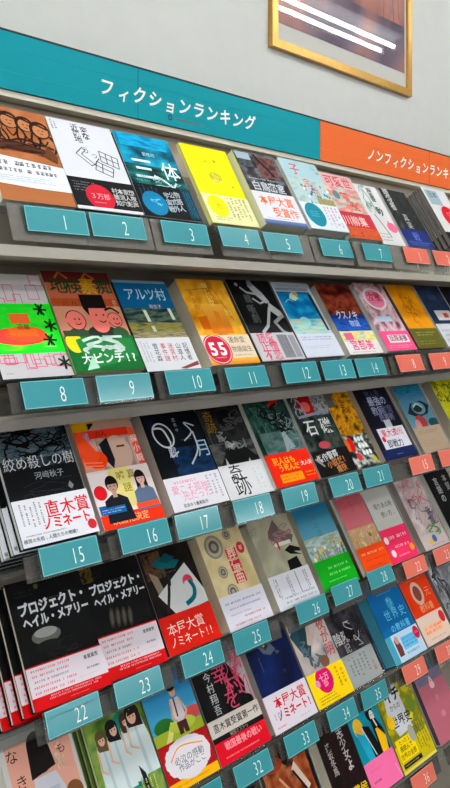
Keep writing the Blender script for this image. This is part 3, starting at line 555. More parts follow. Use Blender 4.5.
def phb(b):
    b.rect(0, .3, 1, .97, (222, 214, 220)); r = (214, 60, 84)
    for i in range(5): b.dash(.05, .84-.125*i, .6-.04*(i % 3), .93-.125*i, r if i != 2 else (150, 120, 130), 1, False, .85, i, .9)
    b.text('星雲賞受', .83, .82, .05, (50, 46, 54), False, .012); b.dash(.74, .52, .93, .6, (60, 56, 64), 1, False, .9); b.dash(.62, .4, .94, .44, (180, 160, 170), 1)
    b.dash(.2, .16, .9, .28, (246, 180, 190), 2, False, .8, 3, .9); b.dash(.45, .06, .75, .11, (240, 150, 160), 1)
book(3, .600, .136, .192, .030, .012, lambda a: phm(a, 0), 'black book with white title over a pale round capsule, front of fanned stack', band=(.33, (206, 24, 34), phb), page=(206, 196, 184), spine=(18, 18, 20), copies=4, fan=(-.011, -.002), rot=-.02, clabel='%s copy in the fanned stack behind the black capsule cover book', group='fanned stack of black science fiction novels')
book(3, .742, .122, .191, .018, .014, lambda a: phm(a, 1), 'black book with white title over a pale gloved hand, beside fanned stack', band=(.37, (206, 24, 34), phb), page=(90, 30, 34), spine=(18, 18, 20), rot=-.02)
def cov(a):
    a.field(0, 0, 1, 1, [(14, 12, 12), (44, 32, 26), (24, 18, 16)], 3, 6); a.field(.05, .7, .4, .96, [(40, 30, 24), (110, 84, 60), (60, 50, 40)], 4, 4); a.poly([(.2, .84), (.36, .9), (.72, .82), (.6, .76), (.34, .78)], (14, 110, 116)); a.poly([(.34, .86), (.5, .92), (.66, .86), (.5, .82)], (10, 90, 100)); a.poly([(.1, .78), (.24, .72), (.28, .58), (.16, .56)], (150, 136, 116))
    a.poly([(.14, .55), (.8, .78), (1, .48), (1, .36), (.36, .33)], (206, 208, 206)); a.line([(.44, .7), (.34, .54), (.22, .38)], .05, (60, 40, 40)); a.line([(.44, .7), (.4, .62)], .06, (40, 44, 54))
    a.ell(.75, .6, .1, .1, (216, 80, 110)); a.ell(.73, .57, .07, .06, (206, 208, 206)); a.curve([(.78, .6), (.82, .52), (.76, .44), (.6, .4)], .07, (20, 150, 166)); a.dash(.4, .72, .65, .75, (110, 110, 110), 1)
def bd(b):
    b.text('本屋大賞', .44, .63, .175, (246, 216, 206), False, .004); b.text('ノミネート!!', .48, .3, .155, (246, 216, 206), False, .004, sx=.85)
book(3, .877, .125, .190, .011, .016, cov, 'dark book with a tilted white sheet of pink and teal paint and a red band', band=(.35, (216, 50, 34), bd), page=(60, 34, 30), bandlabel='red paper band with pale lettering')
def cov(a):
    a.field(0, 0, 1, 1, [(206, 190, 150), (222, 208, 170), (196, 178, 136)], 2, 6); g = (110, 108, 104)
    for u, v, r in ((.3, .84, .2), (.3, .57, .1), (.66, .93, .09), (.36, .36, .12)):
        a.ell(u, v, r, r, (150, 146, 136)); a.ell(u, v, r*.8, r*.8, (186, 176, 150)); a.ell(u, v, r*.55, r*.55, g); a.ell(u, v, r*.3, r*.3, (170, 164, 150))
    for t, v in (('葬', .73), ('儀', .6), ('曲', .47)): a.rect(.5, v-.055, .74, v+.055, (206, 70, 84)); a.text(t, .62, v, .2, (232, 205, 190), False, .02)
    a.ell(.86, .76, .09, .1, (196, 60, 76)); a.text('著', .86, .76, .09, (230, 200, 190))
def bd(b): bl = (110, 130, 190); b.dash(.08, .7, .9, .82, bl, 1, False, .7, 1, .95); b.dash(.12, .54, .85, .64, bl, 1, False, .7, 2, .95); b.dash(.12, .38, .6, .46, bl, 1, False, .6, 3); b.dash(.4, .24, .95, .34, (206, 70, 90), 1, False, .8); b.dash(.15, .08, .85, .18, (206, 70, 90), 1, False, .8)
book(3, 1.025, .120, .190, .012, .036, cov, 'thick cream book with grey rosettes, red title characters and white band', band=(.34, (226, 224, 232), bd), page=(206, 190, 160))
def cov(a):
    a.field(0, 0, 1, 1, [(170, 166, 144), (184, 180, 158), (160, 158, 138)], 2, 7); a.text('灯', .09, .88, .17, (150, 146, 150)); a.text('台', .14, .72, .16, (160, 158, 156))
    a.poly([(.4, .84), (.62, .97), (.7, .84), (.96, .74), (.86, .66), (.5, .7), (.36, .76)], (120, 106, 106)); a.scrib(.38, .7, .92, .9, (170, 130, 130), 8, .025, 4, 3); a.rect(.44, .66, .84, .7, (216, 214, 206)); a.poly([(.62, .6), (.78, .64), (.99, .58), (.98, .54), (.82, .56), (.98, .5), (.72, .54)], (14, 14, 16)); a.poly([(.58, .48), (.84, .5), (.88, .36), (.56, .37)], (16, 16, 18)); a.rect(.5, .62, .54, .72, (190, 60, 50))
def bd(b):
    for u in (.12, .42, .84): b.dash(u-.04, .3, u+.05, .9, (60, 60, 66), 2, True, .7, int(u*9))
    b.dash(.2, .1, .95, .36, (130, 130, 140), 2); b.rect(.62, .3, .64, .95, (150, 150, 160))
book(3, 1.168, .128, .186, .012, .034, cov, 'thick khaki book with a fantastic machine and flying black hair, white band', band=(.37, (222, 222, 228), bd), page=(196, 190, 168))
def cov(a):
    a.grad(0, .5, 1, 1, (14, 126, 160), (120, 176, 190)); a.field(0, .3, 1, .62, [(120, 160, 170), (200, 212, 212), (150, 170, 150), (220, 200, 160)], 4, 8); a.text('川', .48, .86, .16, (90, 120, 130)); a.text('のほ', .5, .7, .15, (90, 130, 140), True)
    for i in range(16):
        u = a.r.uniform(.05, .95); v = a.r.uniform(.36, .5); a.line([(u, .33), (u+.02, v)], .015, (70, 120, 80)); a.ell(u+.02, v+.01, .03, .04, a.r.choice([(230, 230, 225), (206, 150, 90), (190, 206, 220), (226, 200, 120)]), 7)
def bd(b): g = (160, 236, 150); b.dash(.3, .62, .9, .76, g, 1, False, .8, 1, .95); b.dash(.25, .42, .9, .56, g, 1, False, .8, 2, .95); b.dash(.2, .22, .8, .34, g, 1); b.dash(.3, .06, .9, .14, g, 1)
book(3, 1.312, .124, .188, .014, .030, cov, 'book with a blue sky over a flower meadow and a bright green band', band=(.35, (30, 178, 46), bd), page=(170, 164, 140), bandlabel='bright green paper band')
def cov(a):
    a.grad(0, .5, 1, 1, (186, 96, 106), (206, 130, 136)); a.field(0, .28, 1, .56, [(206, 150, 150), (214, 180, 150), (190, 160, 110), (226, 206, 190)], 4, 6)
    for i in range(12): u = a.r.uniform(.05, .95); a.line([(u, .3), (u+.02, a.r.uniform(.4, .52))], .02, (176, 150, 90))
    a.ell(.7, .44, .04, .05, (130, 110, 130)); a.text('星の', .5, .82, .14, (176, 84, 98), True)
def bd(b): o = (246, 190, 150); b.dash(.1, .66, .9, .82, o, 1, False, .8, 1, .95); b.dash(.15, .42, .9, .54, (200, 60, 30), 1, False, .7, 2, .95); b.dash(.15, .2, .8, .3, (200, 60, 30), 1)
book(3, 1.454, .106, .190, .024, .012, cov, 'rose pink meadow book with an orange band on the fourth shelf', band=(.32, (240, 96, 40), bd), bandlabel='bright orange paper band')
def cov(a): a.rect(0, 0, 1, 1, (196, 194, 190)); a.text('限りある時', .55, .74, .14, (80, 80, 84), False, .005); a.text('使い方。', .62, .62, .14, (80, 80, 84), False, .005); a.field(0, .42, 1, .55, [(196, 194, 190), (190, 188, 184)], 3, 1)
def bd(b): w = (246, 200, 214); b.ell(.1, .68, .08, .08, (240, 226, 220)); b.ell(.16, .28, .08, .08, (240, 226, 220)); b.ell(.88, .3, .08, .08, (240, 170, 60)); b.dash(.22, .62, .9, .82, w, 1, False, .7, 1, .95); b.dash(.25, .36, .85, .52, w, 1, False, .7, 2, .95); b.dash(.3, .1, .8, .24, w, 1)
book(3, 1.567, .110, .188, .022, .012, cov, 'plain light grey book with a hot pink band on the fourth shelf', band=(.44, (236, 72, 116), bd), bandlabel='hot pink paper band')
def cov(a):
    a.rect(0, 0, 1, 1, (200, 186, 184)); a.field(0, .2, 1, 1, [(206, 190, 188), (190, 170, 170), (214, 206, 204)], 3, 3); a.scrib(.15, .6, .95, .97, (190, 120, 126), 14, .014, 5, 2); a.scrib(.2, .3, .95, .7, (120, 116, 130), 16, .016, 5, 7); a.text('母影', .75, .42, .2, (110, 96, 116), True, .01); a.scrib(.3, .14, .9, .3, (70, 160, 80), 5, .03, 4, 5); a.ell(.5, .12, .08, .08, (80, 110, 160)); a.ell(.35, .1, .06, .06, (230, 190, 80)); a.dash(.3, .02, .9, .06, (140, 140, 140), 1)
book(3, 1.715, .118, .190, .020, .022, cov, 'pale book covered in fine pink and grey scribbled drawing', page=(150, 144, 136))
def cov(a): a.field(0, 0, 1, 1, [(14, 14, 16), (34, 34, 36)], 3, 2); a.text('言語の', .35, .7, .2, (190, 190, 190), True, .02); a.text('本質', .75, .78, .2, (160, 160, 160), True, .02)
book(3, 1.855, .120, .190, .024, .016, cov, 'black book with white brush characters at the right end of the fourth shelf')

# ---- fifth shelf
def cov(a):
    a.rect(0, 0, 1, 1, (206, 204, 200)); a.rect(.07, .34, .95, .9, (222, 172, 156)); a.poly([(.07, .5), (.95, .44), (.95, .3), (.07, .34)], (206, 204, 202)); k = (34, 20, 20)
    a.text('な', .15, .82, .17, (26, 26, 28), False, .0); a.text('き', .2, .62, .17, (26, 26, 28), False, .0); a.text('も', .8, .74, .14, (30, 30, 36), False, .0)
    a.ell(.5, .84, .14, .15, k); a.poly([(.36, .84), (.64, .84), (.68, .64), (.33, .6)], k); a.poly([(.36, .6), (.3, .44), (.42, .3), (.7, .3), (.74, .46), (.66, .6)], (206, 206, 214)); a.rect(.4, .38, .66, .5, (186, 190, 204)); a.ell(.5, .72, .155, .16, k); a.scrib(.7, .6, .85, .78, (232, 210, 190), 6, .02, 3, 3)
    a.ell(.84, .4, .12, .12, (140, 96, 62)); a.poly([(.7, .34), (.98, .34), (.98, .2), (.7, .2)], (40, 130, 150)); a.ell(.6, .22, .03, .03, (190, 110, 120)); a.poly([(.3, .06), (.6, .2), (.7, .05)], (214, 186, 176))
book(4, .588, .128, .196, .014, .026, cov, 'pale pink book showing a long haired girl from behind, lowest left in the rack', page=(216, 212, 198), s=.0)
def cov(a):
    a.field(0, 0, 1, 1, [(60, 96, 40), (110, 140, 60), (150, 170, 90), (50, 110, 80)], 3, 5); a.rect(0, .88, 1, 1, (60, 150, 160)); a.text('ミーツ・ザ', .42, .91, .14, (36, 80, 140), False, .0, shear=.25); a.poly([(.5, .2), (.66, .2), (.6, .84), (.48, .8)], (26, 140, 126)); w = (206, 216, 216); k = (50, 34, 30)
    def girl(u, v, q, hair, tilt=0):
        a.poly([(u-q*1.1, v-.04), (u+q*1.1, v-.04), (u+q*1.5, v-.22), (u+q*1.7, v-.5), (u-q*1.6, v-.5), (u-q*1.5, v-.22)], w); a.poly([(u-q*.2, v-.06), (u+q*.1, v-.06), (u+q*.5, v-.5), (u-q*.1, v-.5)], (186, 198, 202))
        a.poly([(u-q*1.0, v+.03), (u+q*1.0, v+.03), (u+q*1.15, v-.11), (u-q*1.1, v-.09)], hair); a.ell(u, v+.02, q*1.05, q*1.0, hair); a.ell(u+tilt*.02, v-.01, q*.62, q*.82, (224, 184, 164)); a.poly([(u-q*.7, v+.0), (u+q*.7, v+.01), (u+q*.5, v+.05), (u-q*.5, v+.05)], hair); a.ell(u+tilt*.02-q*.25, v-.01, .01, .012, (60, 40, 40), 6); a.ell(u+tilt*.02+q*.28, v-.01, .01, .012, (60, 40, 40), 6)
        a.line([(u-q*1.1, v-.08), (u-q*1.3, v-.24), (u-q*.3, v-.28)], .03, (222, 190, 172))
    girl(.22, .68, .085, (110, 92, 60)); girl(.42, .72, .095, (30, 30, 32), 1); girl(.64, .74, .07, (84, 60, 44), 1); girl(.8, .76, .12, k, -1); a.poly([(.66, .36), (.74, .28), (.76, .1), (.68, .12)], (40, 40, 46)); a.scrib(.1, .84, .9, .9, (90, 130, 60), 5, .02, 3, 2)
    for i in range(4): a.dash(.62+.07*i, .05, .66+.07*i, .24, (230, 226, 180), 1, True, .8, i)
book(4, .733, .122, .190, .022, .012, cov, 'green garden book with girls in long white dresses, front of a short stack', page=(190, 196, 150), spine=(80, 110, 50), copies=3, clabel='%s copy behind the green garden book with girls in white', group='short stack of green garden novels')
def cov(a):
    a.grad(0, .5, 1, 1, (30, 130, 180), (90, 170, 200)); a.ell(.25, .54, .2, .12, (50, 120, 50)); a.ell(.85, .56, .2, .1, (190, 90, 90)); a.rect(0, .3, 1, .5, (176, 190, 70)); a.poly([(.14, .36), (.4, .56), (.44, .5), (.2, .32)], (226, 226, 150)); a.ell(.6, .5, .28, .1, (196, 206, 90))
    s = (206, 170, 140); a.poly([(.5, .74), (.68, .74), (.72, .52), (.48, .52)], (206, 200, 206)); a.ell(.6, .8, .065, .08, s); a.ell(.59, .835, .08, .055, (40, 28, 26)); a.line([(.68, .72), (.76, .6), (.66, .52)], .035, s); a.line([(.5, .72), (.46, .58), (.54, .52)], .035, s); a.poly([(.5, .53), (.7, .53), (.7, .42), (.62, .42), (.6, .47), (.58, .42), (.5, .42)], (90, 50, 50)); a.line([(.58, .74), (.56, .58)], .03, (120, 40, 50))
def bd(b):
    b.rect(0, 0, 1, .2, (236, 184, 20)); b.dash(.05, .05, .95, .15, (196, 130, 30), 1)
    for i in range(14):
        t = 2*math.pi*i/14; b.ell(.5+.34*math.cos(t), .58+.26*math.sin(t), .12, .12, (228, 222, 226), 9)
    b.ell(.5, .58, .38, .3, (228, 222, 226)); b.curve([(.16, .62), (.4, .84), (.84, .72)], .02, (226, 160, 60)); b.text('必泣の感動', .52, .58, .12, (60, 90, 110)); b.text('作品がここ', .54, .42, .11, (60, 90, 110))
book(4, .860, .114, .190, .020, .015, cov, 'blue sky book with a boy in a tie above a red, white and yellow band', band=(.4, (178, 34, 36), bd), page=(150, 140, 110))
def cov(a):
    a.field(0, 0, 1, 1, [(8, 8, 10), (20, 18, 20), (44, 42, 44)], 3, 9); a.poly([(.55, 1), (1, 1), (1, .3), (.8, .34), (.9, .6)], (176, 166, 170)); a.text('今村翔吾', .27, .62, .14, (196, 196, 200), True, .004, gap=1.05); p = (206, 90, 120)
    a.text('幸', .5, .76, .3, p, False, .0); a.text('村', .7, .62, .34, p, False, .0); a.text('を', .58, .5, .3, p, False, .0); a.text('討て', .84, .8, .2, p, True, .0); a.scrib(.55, .45, .95, .95, p, 9, .018, 5, 6); a.ell(.84, .42, .12, .1, (20, 18, 20))
def bd(b):
    b.rect(0, .62, 1, 1, (206, 198, 190)); b.text('直木賞受賞第一作', .52, .81, .112, (60, 56, 56), False, .015); b.rect(0, .5, 1, .62, (30, 24, 26)); b.text('戦国ミステリ', .5, .56, .06, (180, 160, 150)); p = (246, 170, 180); b.text('戦国最後の戦い', .53, .36, .11, p, False, .02, sx=.95); b.dash(.12, .08, .9, .18, p, 1)
book(4, .977, .134, .190, .023, .024, cov, 'black book with tangled pink brush title, white vertical name and red band', band=(.4, (214, 30, 54), bd), page=(130, 122, 112))
def cov(a):
    a.field(0, 0, 1, 1, [(12, 24, 56), (20, 40, 92), (26, 52, 110)], 2, 3); a.poly([(.28, .86), (.4, .92), (.56, .86), (.64, .76), (.5, .72), (.36, .76)], (110, 120, 136)); a.poly([(.34, .85), (.42, .88), (.52, .82), (.44, .78)], (70, 66, 70)); a.ell(.42, .84, .03, .03, (200, 200, 206)); a.poly([(.6, .76), (.72, .72), (.64, .7)], (90, 100, 120)); a.dash(.2, .56, .26, .74, (110, 130, 170), 1, True); a.text('汝', .66, .52, .07, (60, 90, 150))
def bd(b): r = (206, 34, 56); b.text('本屋大賞', .55, .72, .185, r, False, .03); b.text('ノミネート!', .56, .4, .165, r, False, .03, sx=.86); b.text('10', .16, .42, .14, (140, 170, 190)); b.dash(.08, .06, .3, .2, (210, 90, 100), 1); b.dash(.6, .1, .9, .16, (120, 120, 130), 1)
book(4, 1.127, .129, .190, .022, .030, cov, 'deep blue book with a small grey fish and white band in red lettering', band=(.37, (224, 216, 224), bd), page=(176, 168, 156), bandlabel='white paper band with bold red lettering')
def cov(a):
    a.field(0, 0, 1, 1, [(150, 160, 160), (196, 190, 186), (214, 200, 196), (170, 150, 150)], 3, 4); a.poly([(.0, .8), (.25, .94), (.5, .88), (.46, .66), (.3, .5), (.16, .56)], (60, 96, 106)); a.ell(.42, .74, .13, .17, (206, 186, 176)); a.poly([(.26, .9), (.5, .9), (.42, .76), (.3, .6), (.26, .5), (.16, .6)], (50, 84, 94)); a.scrib(.15, .4, .7, .7, (110, 130, 140), 9, .03, 4, 6); a.text('夜が明', .84, .66, .24, (206, 96, 104), True, .01, gap=.95); a.ell(.6, .42, .12, .1, (150, 110, 90)); a.dash(.4, .36, .7, .4, (120, 130, 140), 1)
def bd(b): b.ell(.4, .7, .22, .22, (214, 30, 110)); b.text('十万', .4, .77, .13, (246, 190, 220), False, .01); b.text('部', .4, .6, .13, (246, 190, 220)); b.dash(.7, .3, .95, .9, (190, 130, 30), 2, True); b.dash(.1, .06, .6, .3, (60, 50, 20), 3, False, .5); b.ell(.2, .66, .06, .06, (230, 160, 200))
book(4, 1.264, .122, .190, .020, .024, cov, 'pale watercolour portrait book with a yellow band and magenta circle', band=(.36, (246, 214, 10), bd), page=(150, 140, 110), bandlabel='yellow paper band with magenta circle')
def cov(a):
    a.field(0, 0, 1, 1, [(34, 34, 38), (70, 68, 74), (96, 92, 98), (50, 50, 54)], 3, 5); a.text('陰陽', .28, .55, .24, (206, 200, 200), False, .02); a.text('大戦', .74, .55, .26, (30, 26, 28), False, .03); a.ell(.55, .58, .16, .14, (24, 20, 22)); a.text('記', .34, .42, .18, (190, 184, 184)); a.text('帖', .62, .42, .2, (20, 18, 20), False, .03); a.scrib(.5, .4, .95, .7, (206, 200, 200), 5, .02, 4, 3)
def bd(b): b.dash(.15, .25, .75, .88, (110, 112, 114), 5, True, .5); b.text('文庫', .85, .36, .1, (190, 70, 80), True)
book(4, 1.392, .118, .190, .012, .018, cov, 'dark grey book with black and white brush characters and a plain grey band', band=(.36, (166, 170, 168), bd), page=(90, 88, 88))
def cov(a):
    a.rect(0, 0, 1, 1, (6, 118, 172)); w = (120, 200, 226); a.dash(.3, .8, .85, .84, w, 1, False, .6); a.ell(.56, .68, .1, .12, (70, 160, 196)); a.scrib(.5, .62, .62, .74, (150, 210, 226), 5, .012, 3, 3); a.text('世界史', .58, .55, .2, w, False, .0, gap=1.15); a.text('の教科書', .58, .39, .14, w, False, .01, gap=1.1)
def bd(b):
    b.rect(0, 0, .16, 1, (90, 170, 190)); b.poly([(.2, .8), (.3, .9), (.36, .5), (.34, .2), (.2, .2)], (120, 70, 66)); b.ell(.28, .78, .06, .07, (200, 160, 150)); bl = (50, 150, 206); b.rect(.4, .34, .84, .8, (130, 196, 226)); b.dash(.42, .4, .82, .78, bl, 3, False, .8, 3, .95); b.dash(.42, .14, .9, .28, (70, 150, 190), 1, False, .9); b.ell(.9, .72, .09, .11, (196, 50, 84)); b.dash(.84, .68, .96, .78, (240, 190, 205), 2)
book(4, 1.540, .134, .190, .032, .036, cov, 'thick bright blue history textbook with pale thin title and light blue band', band=(.33, (196, 218, 232), bd), page=(60, 140, 160), spine=(6, 100, 150), gloss=True)
def cov(a):
    a.rect(0, 0, 1, 1, (226, 78, 24)); w = (240, 170, 130); a.dash(.2, .8, .85, .84, (236, 130, 90), 1); a.ell(.44, .64, .2, .24, (226, 190, 170)); a.ell(.44, .64, .13, .16, (150, 90, 80)); a.text('元', .8, .62, .2, w, False, .0); a.text('教科書', .56, .44, .17, w, False, .02)
def bd(b): o = (232, 130, 90); b.rect(.1, .3, .8, .66, (240, 196, 170)); b.dash(.14, .34, .76, .62, o, 2, False, .8, 1, .95); b.ell(.88, .72, .1, .12, (214, 60, 70)); b.dash(.2, .1, .85, .22, (200, 120, 100), 1)
book(4, 1.690, .122, .190, .026, .022, cov, 'bright orange history textbook with an oval portrait and pale peach band', band=(.36, (226, 206, 192), bd), page=(170, 90, 60))
def cov(a): a.field(0, 0, 1, 1, [(90, 92, 96), (170, 172, 176), (120, 122, 126), (210, 212, 214)], 4, 4); a.text('実', .3, .8, .2, (40, 40, 44)); a.scrib(.05, .3, .5, .95, (60, 60, 64), 7, .03, 4, 2)
book(4, 1.832, .118, .190, .024, .020, cov, 'silver grey book at the right end of the fifth shelf', page=(130, 130, 134))

# ---- lowest shelf in the photo
def cov(a): a.field(0, 0, 1, 1, [(16, 22, 50), (26, 34, 70)], 3, 2); a.text('月', .3, .92, .12, (150, 160, 190)); a.ell(.6, .88, .05, .05, (140, 150, 190))
book(5, 1.000, .100, .190, .014, .014, cov, 'navy blue book mostly hidden on the lowest shelf, left of the brown animal book')
def cov(a):
    a.field(0, 0, 1, 1, [(90, 40, 20), (160, 80, 44), (196, 130, 90), (60, 30, 20)], 3, 6); a.ell(.52, .92, .1, .2, (16, 12, 12)); a.ell(.26, .84, .2, .1, (176, 80, 46)); a.poly([(.6, .72), (.7, .78), (.9, .5), (.8, .45)], (226, 206, 190)); a.poly([(.36, .64), (.46, .7), (.56, .5), (.46, .45)], (150, 70, 44)); a.line([(.7, .95), (.78, .8)], .06, (190, 110, 70)); a.line([(.62, .7), (.84, .42)], .04, (30, 20, 20)); a.line([(.3, .7), (.5, .5)], .04, (220, 170, 130))
book(5, 1.126, .128, .190, .018, .016, cov, 'brown and black animal picture book on the lowest shelf', page=(110, 80, 60))
def cov(a):
    a.field(0, 0, 1, 1, [(34, 14, 16), (50, 22, 24), (26, 12, 14)], 3, 3); k = (196, 190, 186); a.text('同志少女よ', .68, .66, .2, k, True, .03, gap=.95); a.text('逢坂冬馬', .25, .58, .15, (180, 174, 170), True, .02, gap=.95); a.text('直木賞候', .5, .17, .22, (226, 190, 40), False, .04, rot=-.05); a.rect(0, 0, 1, .07, (200, 170, 40))
book(5, 1.290, .112, .190, .022, .030, cov, 'thick dark maroon book with tall white vertical title and yellow lettering', page=(206, 200, 182))
def cov(a):
    a.rect(0, 0, 1, 1, (20, 150, 166)); a.rect(.3, .84, .62, 1, (14, 110, 126)); y = (226, 190, 60)
    a.poly([(.2, .68), (.34, .68), (.5, .3), (.26, .3)], (60, 176, 200)); a.ell(.24, .7, .15, .18, y); a.ell(.26, .68, .07, .1, (232, 176, 96)); a.poly([(.12, .68), (.34, .6), (.5, .34), (.24, .34)], (56, 170, 196)); a.poly([(.36, .7), (.56, .66), (.74, .3), (.44, .3)], (20, 20, 26)); a.line([(.34, .68), (.5, .36)], .03, (190, 210, 214))
    a.ell(.7, .78, .12, .15, (16, 16, 20)); a.ell(.76, .74, .07, .11, (222, 212, 208)); a.line([(.72, .75), (.76, .755)], .012, (20, 20, 24)); a.line([(.78, .755), (.81, .75)], .012, (20, 20, 24)); a.poly([(.66, .72), (.84, .7), (.96, .56), (.96, .3), (.66, .3)], (18, 18, 24)); a.poly([(.72, .6), (.8, .6), (.96, .48), (.9, .34), (.7, .34)], (236, 190, 30)); a.line([(.76, .7), (.8, .62)], .04, (220, 220, 220))
def bd(b): b.dash(.12, .66, .6, .76, (214, 110, 150), 1); b.dash(.12, .32, .4, .42, (110, 40, 70), 1, False, .9); b.dash(.1, .84, .4, .88, (220, 120, 160), 1); b.line([(.98, .05), (.9, .5)], .02, (240, 180, 205))
book(5, 1.404, .111, .190, .020, .014, cov, 'teal book drawn with a blond man and a dark haired man, pink band below', band=(.34, (240, 130, 176), bd), page=(60, 130, 140), bandlabel='pink paper band')
def cov(a):
    a.rect(0, 0, 1, 1, (206, 190, 40)); a.field(0, .3, 1, 1, [(206, 190, 40), (160, 150, 30), (120, 130, 50), (226, 210, 70)], 5, 6); a.poly([(.22, .9), (.6, .94), (.66, .4), (.24, .38), (.12, .6)], (206, 206, 210)); k = (20, 20, 24)
    a.text('イチ', .42, .82, .22, k, False, .04); a.text('からの', .4, .69, .1, (80, 80, 84), False, .01); a.text('世界史', .44, .53, .19, k, False, .03)
    a.ell(.15, .56, .1, .1, (240, 200, 40)); a.ell(.82, .62, .1, .14, (120, 140, 60)); a.ell(.84, .84, .12, .1, (190, 180, 60)); a.rect(.06, .12, .56, .36, (240, 214, 20)); a.text('たった１', .3, .32, .08, k); a.text('冊読んで', .3, .25, .09, k, False, .01); a.text('世界の全部', .3, .17, .09, (110, 90, 10), False, .01); a.ell(.56, .34, .09, .13, (170, 170, 160)); a.dash(.62, .1, .96, .44, (60, 60, 50), 5, True, .5); a.rect(.06, .05, .6, .1, (50, 46, 30)); a.dash(.1, .06, .56, .09, (220, 210, 160), 1); a.rect(0, 0, 1, .03, (226, 216, 120))
book(5, 1.517, .140, .190, .024, .026, cov, 'yellow leafy history book with black title on a white cloud', page=(170, 160, 90), spine=(40, 36, 20))
def cov(a): a.rect(0, 0, 1, 1, (186, 116, 130)); a.rect(0, .78, 1, 1, (90, 120, 140)); a.field(0, .7, 1, .84, [(150, 116, 130), (110, 120, 140)], 3, 3); a.ell(.5, .66, .09, .07, (226, 190, 190)); a.line([(.45, .7), (.5, .76), (.55, .7)], .03, (226, 200, 200)); a.ell(.5, .3, .08, .06, (200, 140, 150)); a.text('君', .5, .5, .12, (200, 150, 160))
book(5, 1.690, .120, .190, .016, .016, cov, 'dusty pink and grey blue book at the right end of the lowest shelf', page=(120, 90, 96))

back_n = {}
for sp in BK:
    bn = make_book(sp)
    sp['back'] = bn

# ------------------------------------------------------------------ clear easels under the books
NTH = ['first', 'second', 'third', 'fourth', 'fifth', 'lowest']
SHELF_DROP = [.063, .050, .050, .050, .050, .050]
SHORT = {}
def short(l):
    return l.split(',')[0].replace('front of its stack', '').strip()
for sp in BK:
    k = sp['row']; B, X, U, N = row_frame(k); Y, Z, a = ROW[k]
    fdx = sp.get('fan', (0, 0))[0]*(sp.get('copies', 1)-1)
    x0, x1 = sp['x']-.0008+fdx, sp['x']+sp['w']+.0008
    if sp.get('rot'): x0 -= .002
    nb = min(sp['back']-.003, -.012); lo = min(0, sp.get('s', 0)); lo = lo-abs(sp.get('rot', 0))*.14-abs(sp.get('fan', (0, 0))[1])*4.5
    e = empty('book_easel', Vector((x0, Y, Z+EYE)))
    def prof(pts):
        return [((N.y*n+U.y*s), (N.z*n+U.z*s)) for n, s in pts]
    front = sp['n']+.002
    m = MB(); m.prism(prof([(front, lo-.0035), (front, lo-.001), (nb-.003, lo-.001), (nb-.003, lo-.0035)]), 0, x1-x0)
    m.build('ledge', M['acryl'], e, recalc=True)
    m = MB(); m.prism(prof([(nb-.003, lo-.001), (nb, lo-.001), (nb, .13), (nb-.003, .13)]), 0, x1-x0)
    m.build('back_rest', M['acryl'], e, recalc=True)
    fy, fz = prof([(nb-.003, lo-.0035)])[0]; zb = -SHELF_DROP[k]
    m = MB(); m.box((0, fy-.003, zb+.0035), (x1-x0, fy, fz+.0015)); m.box((0, fy-.003, zb+.0005), (x1-x0, .13, zb+.0035)); m.build('foot', M['acryl'], e, recalc=True)
    tt = .36; hp = (.060, .044, .036, .034, .034, .034)[k]; ty, tz = -.0285+.0075*math.cos(tt), .004-.0075*math.sin(tt)
    m = MB(); m.prism([(ty, tz), (ty-hp*math.sin(tt), tz-hp*math.cos(tt)), (ty-hp*math.sin(tt)+.002, tz-hp*math.cos(tt)), (ty+.002, tz)], max(0, sp['x']-x0), x1-x0); m.build('front_lip', M['frost'] if k == 0 else M['frost_shaded'], e, recalc=True)
    lab = sp['label']
    tag(e, ('clear easel under the ' + ' '.join(lab.split(',')[0].split()[:11])), 'book stand', 'clear acrylic easels')
    sp['easel'] = e

# ------------------------------------------------------------------ number cards
TEAL = (56, 150, 158); CORAL = (222, 122, 104)
CARDS = {0: [(.585, '1'), (.7, '2'), (.847, '3'), (.984, '4'), (1.106, '5'), (1.281, '6'), (1.437, '7'), (1.606, '1', 1), (1.742, '2', 1)],
 1: [(.561, '8'), (.690, '9'), (.829, '10'), (.970, '11'), (1.125, '12'), (1.247, '13'), (1.365, '14'), (1.524, '8', 1), (1.670, '9', 1)],
 2: [(.589, '15'), (.731, '16'), (.849, '17'), (.988, '18'), (1.123, '19'), (1.271, '20'), (1.392, '21'), (1.577, '15', 1), (1.712, '16', 1)],
 3: [(.613, '22'), (.739, '23'), (.882, '24'), (1.010, '25'), (1.191, '26'), (1.307, '27'), (1.438, '28'), (1.586, '22', 1), (1.724, '23', 1)],
 4: [(.868, '31'), (.995, '32'), (1.136, '33'), (1.272, '34'), (1.393, '35'), (1.557, '29', 1), (1.706, '30', 1)],
 5: [(1.376, '42'), (1.526, '36', 1)]}
DZ = [0, .004, .012, .014, .008, .006]
rnd = random.Random(4)
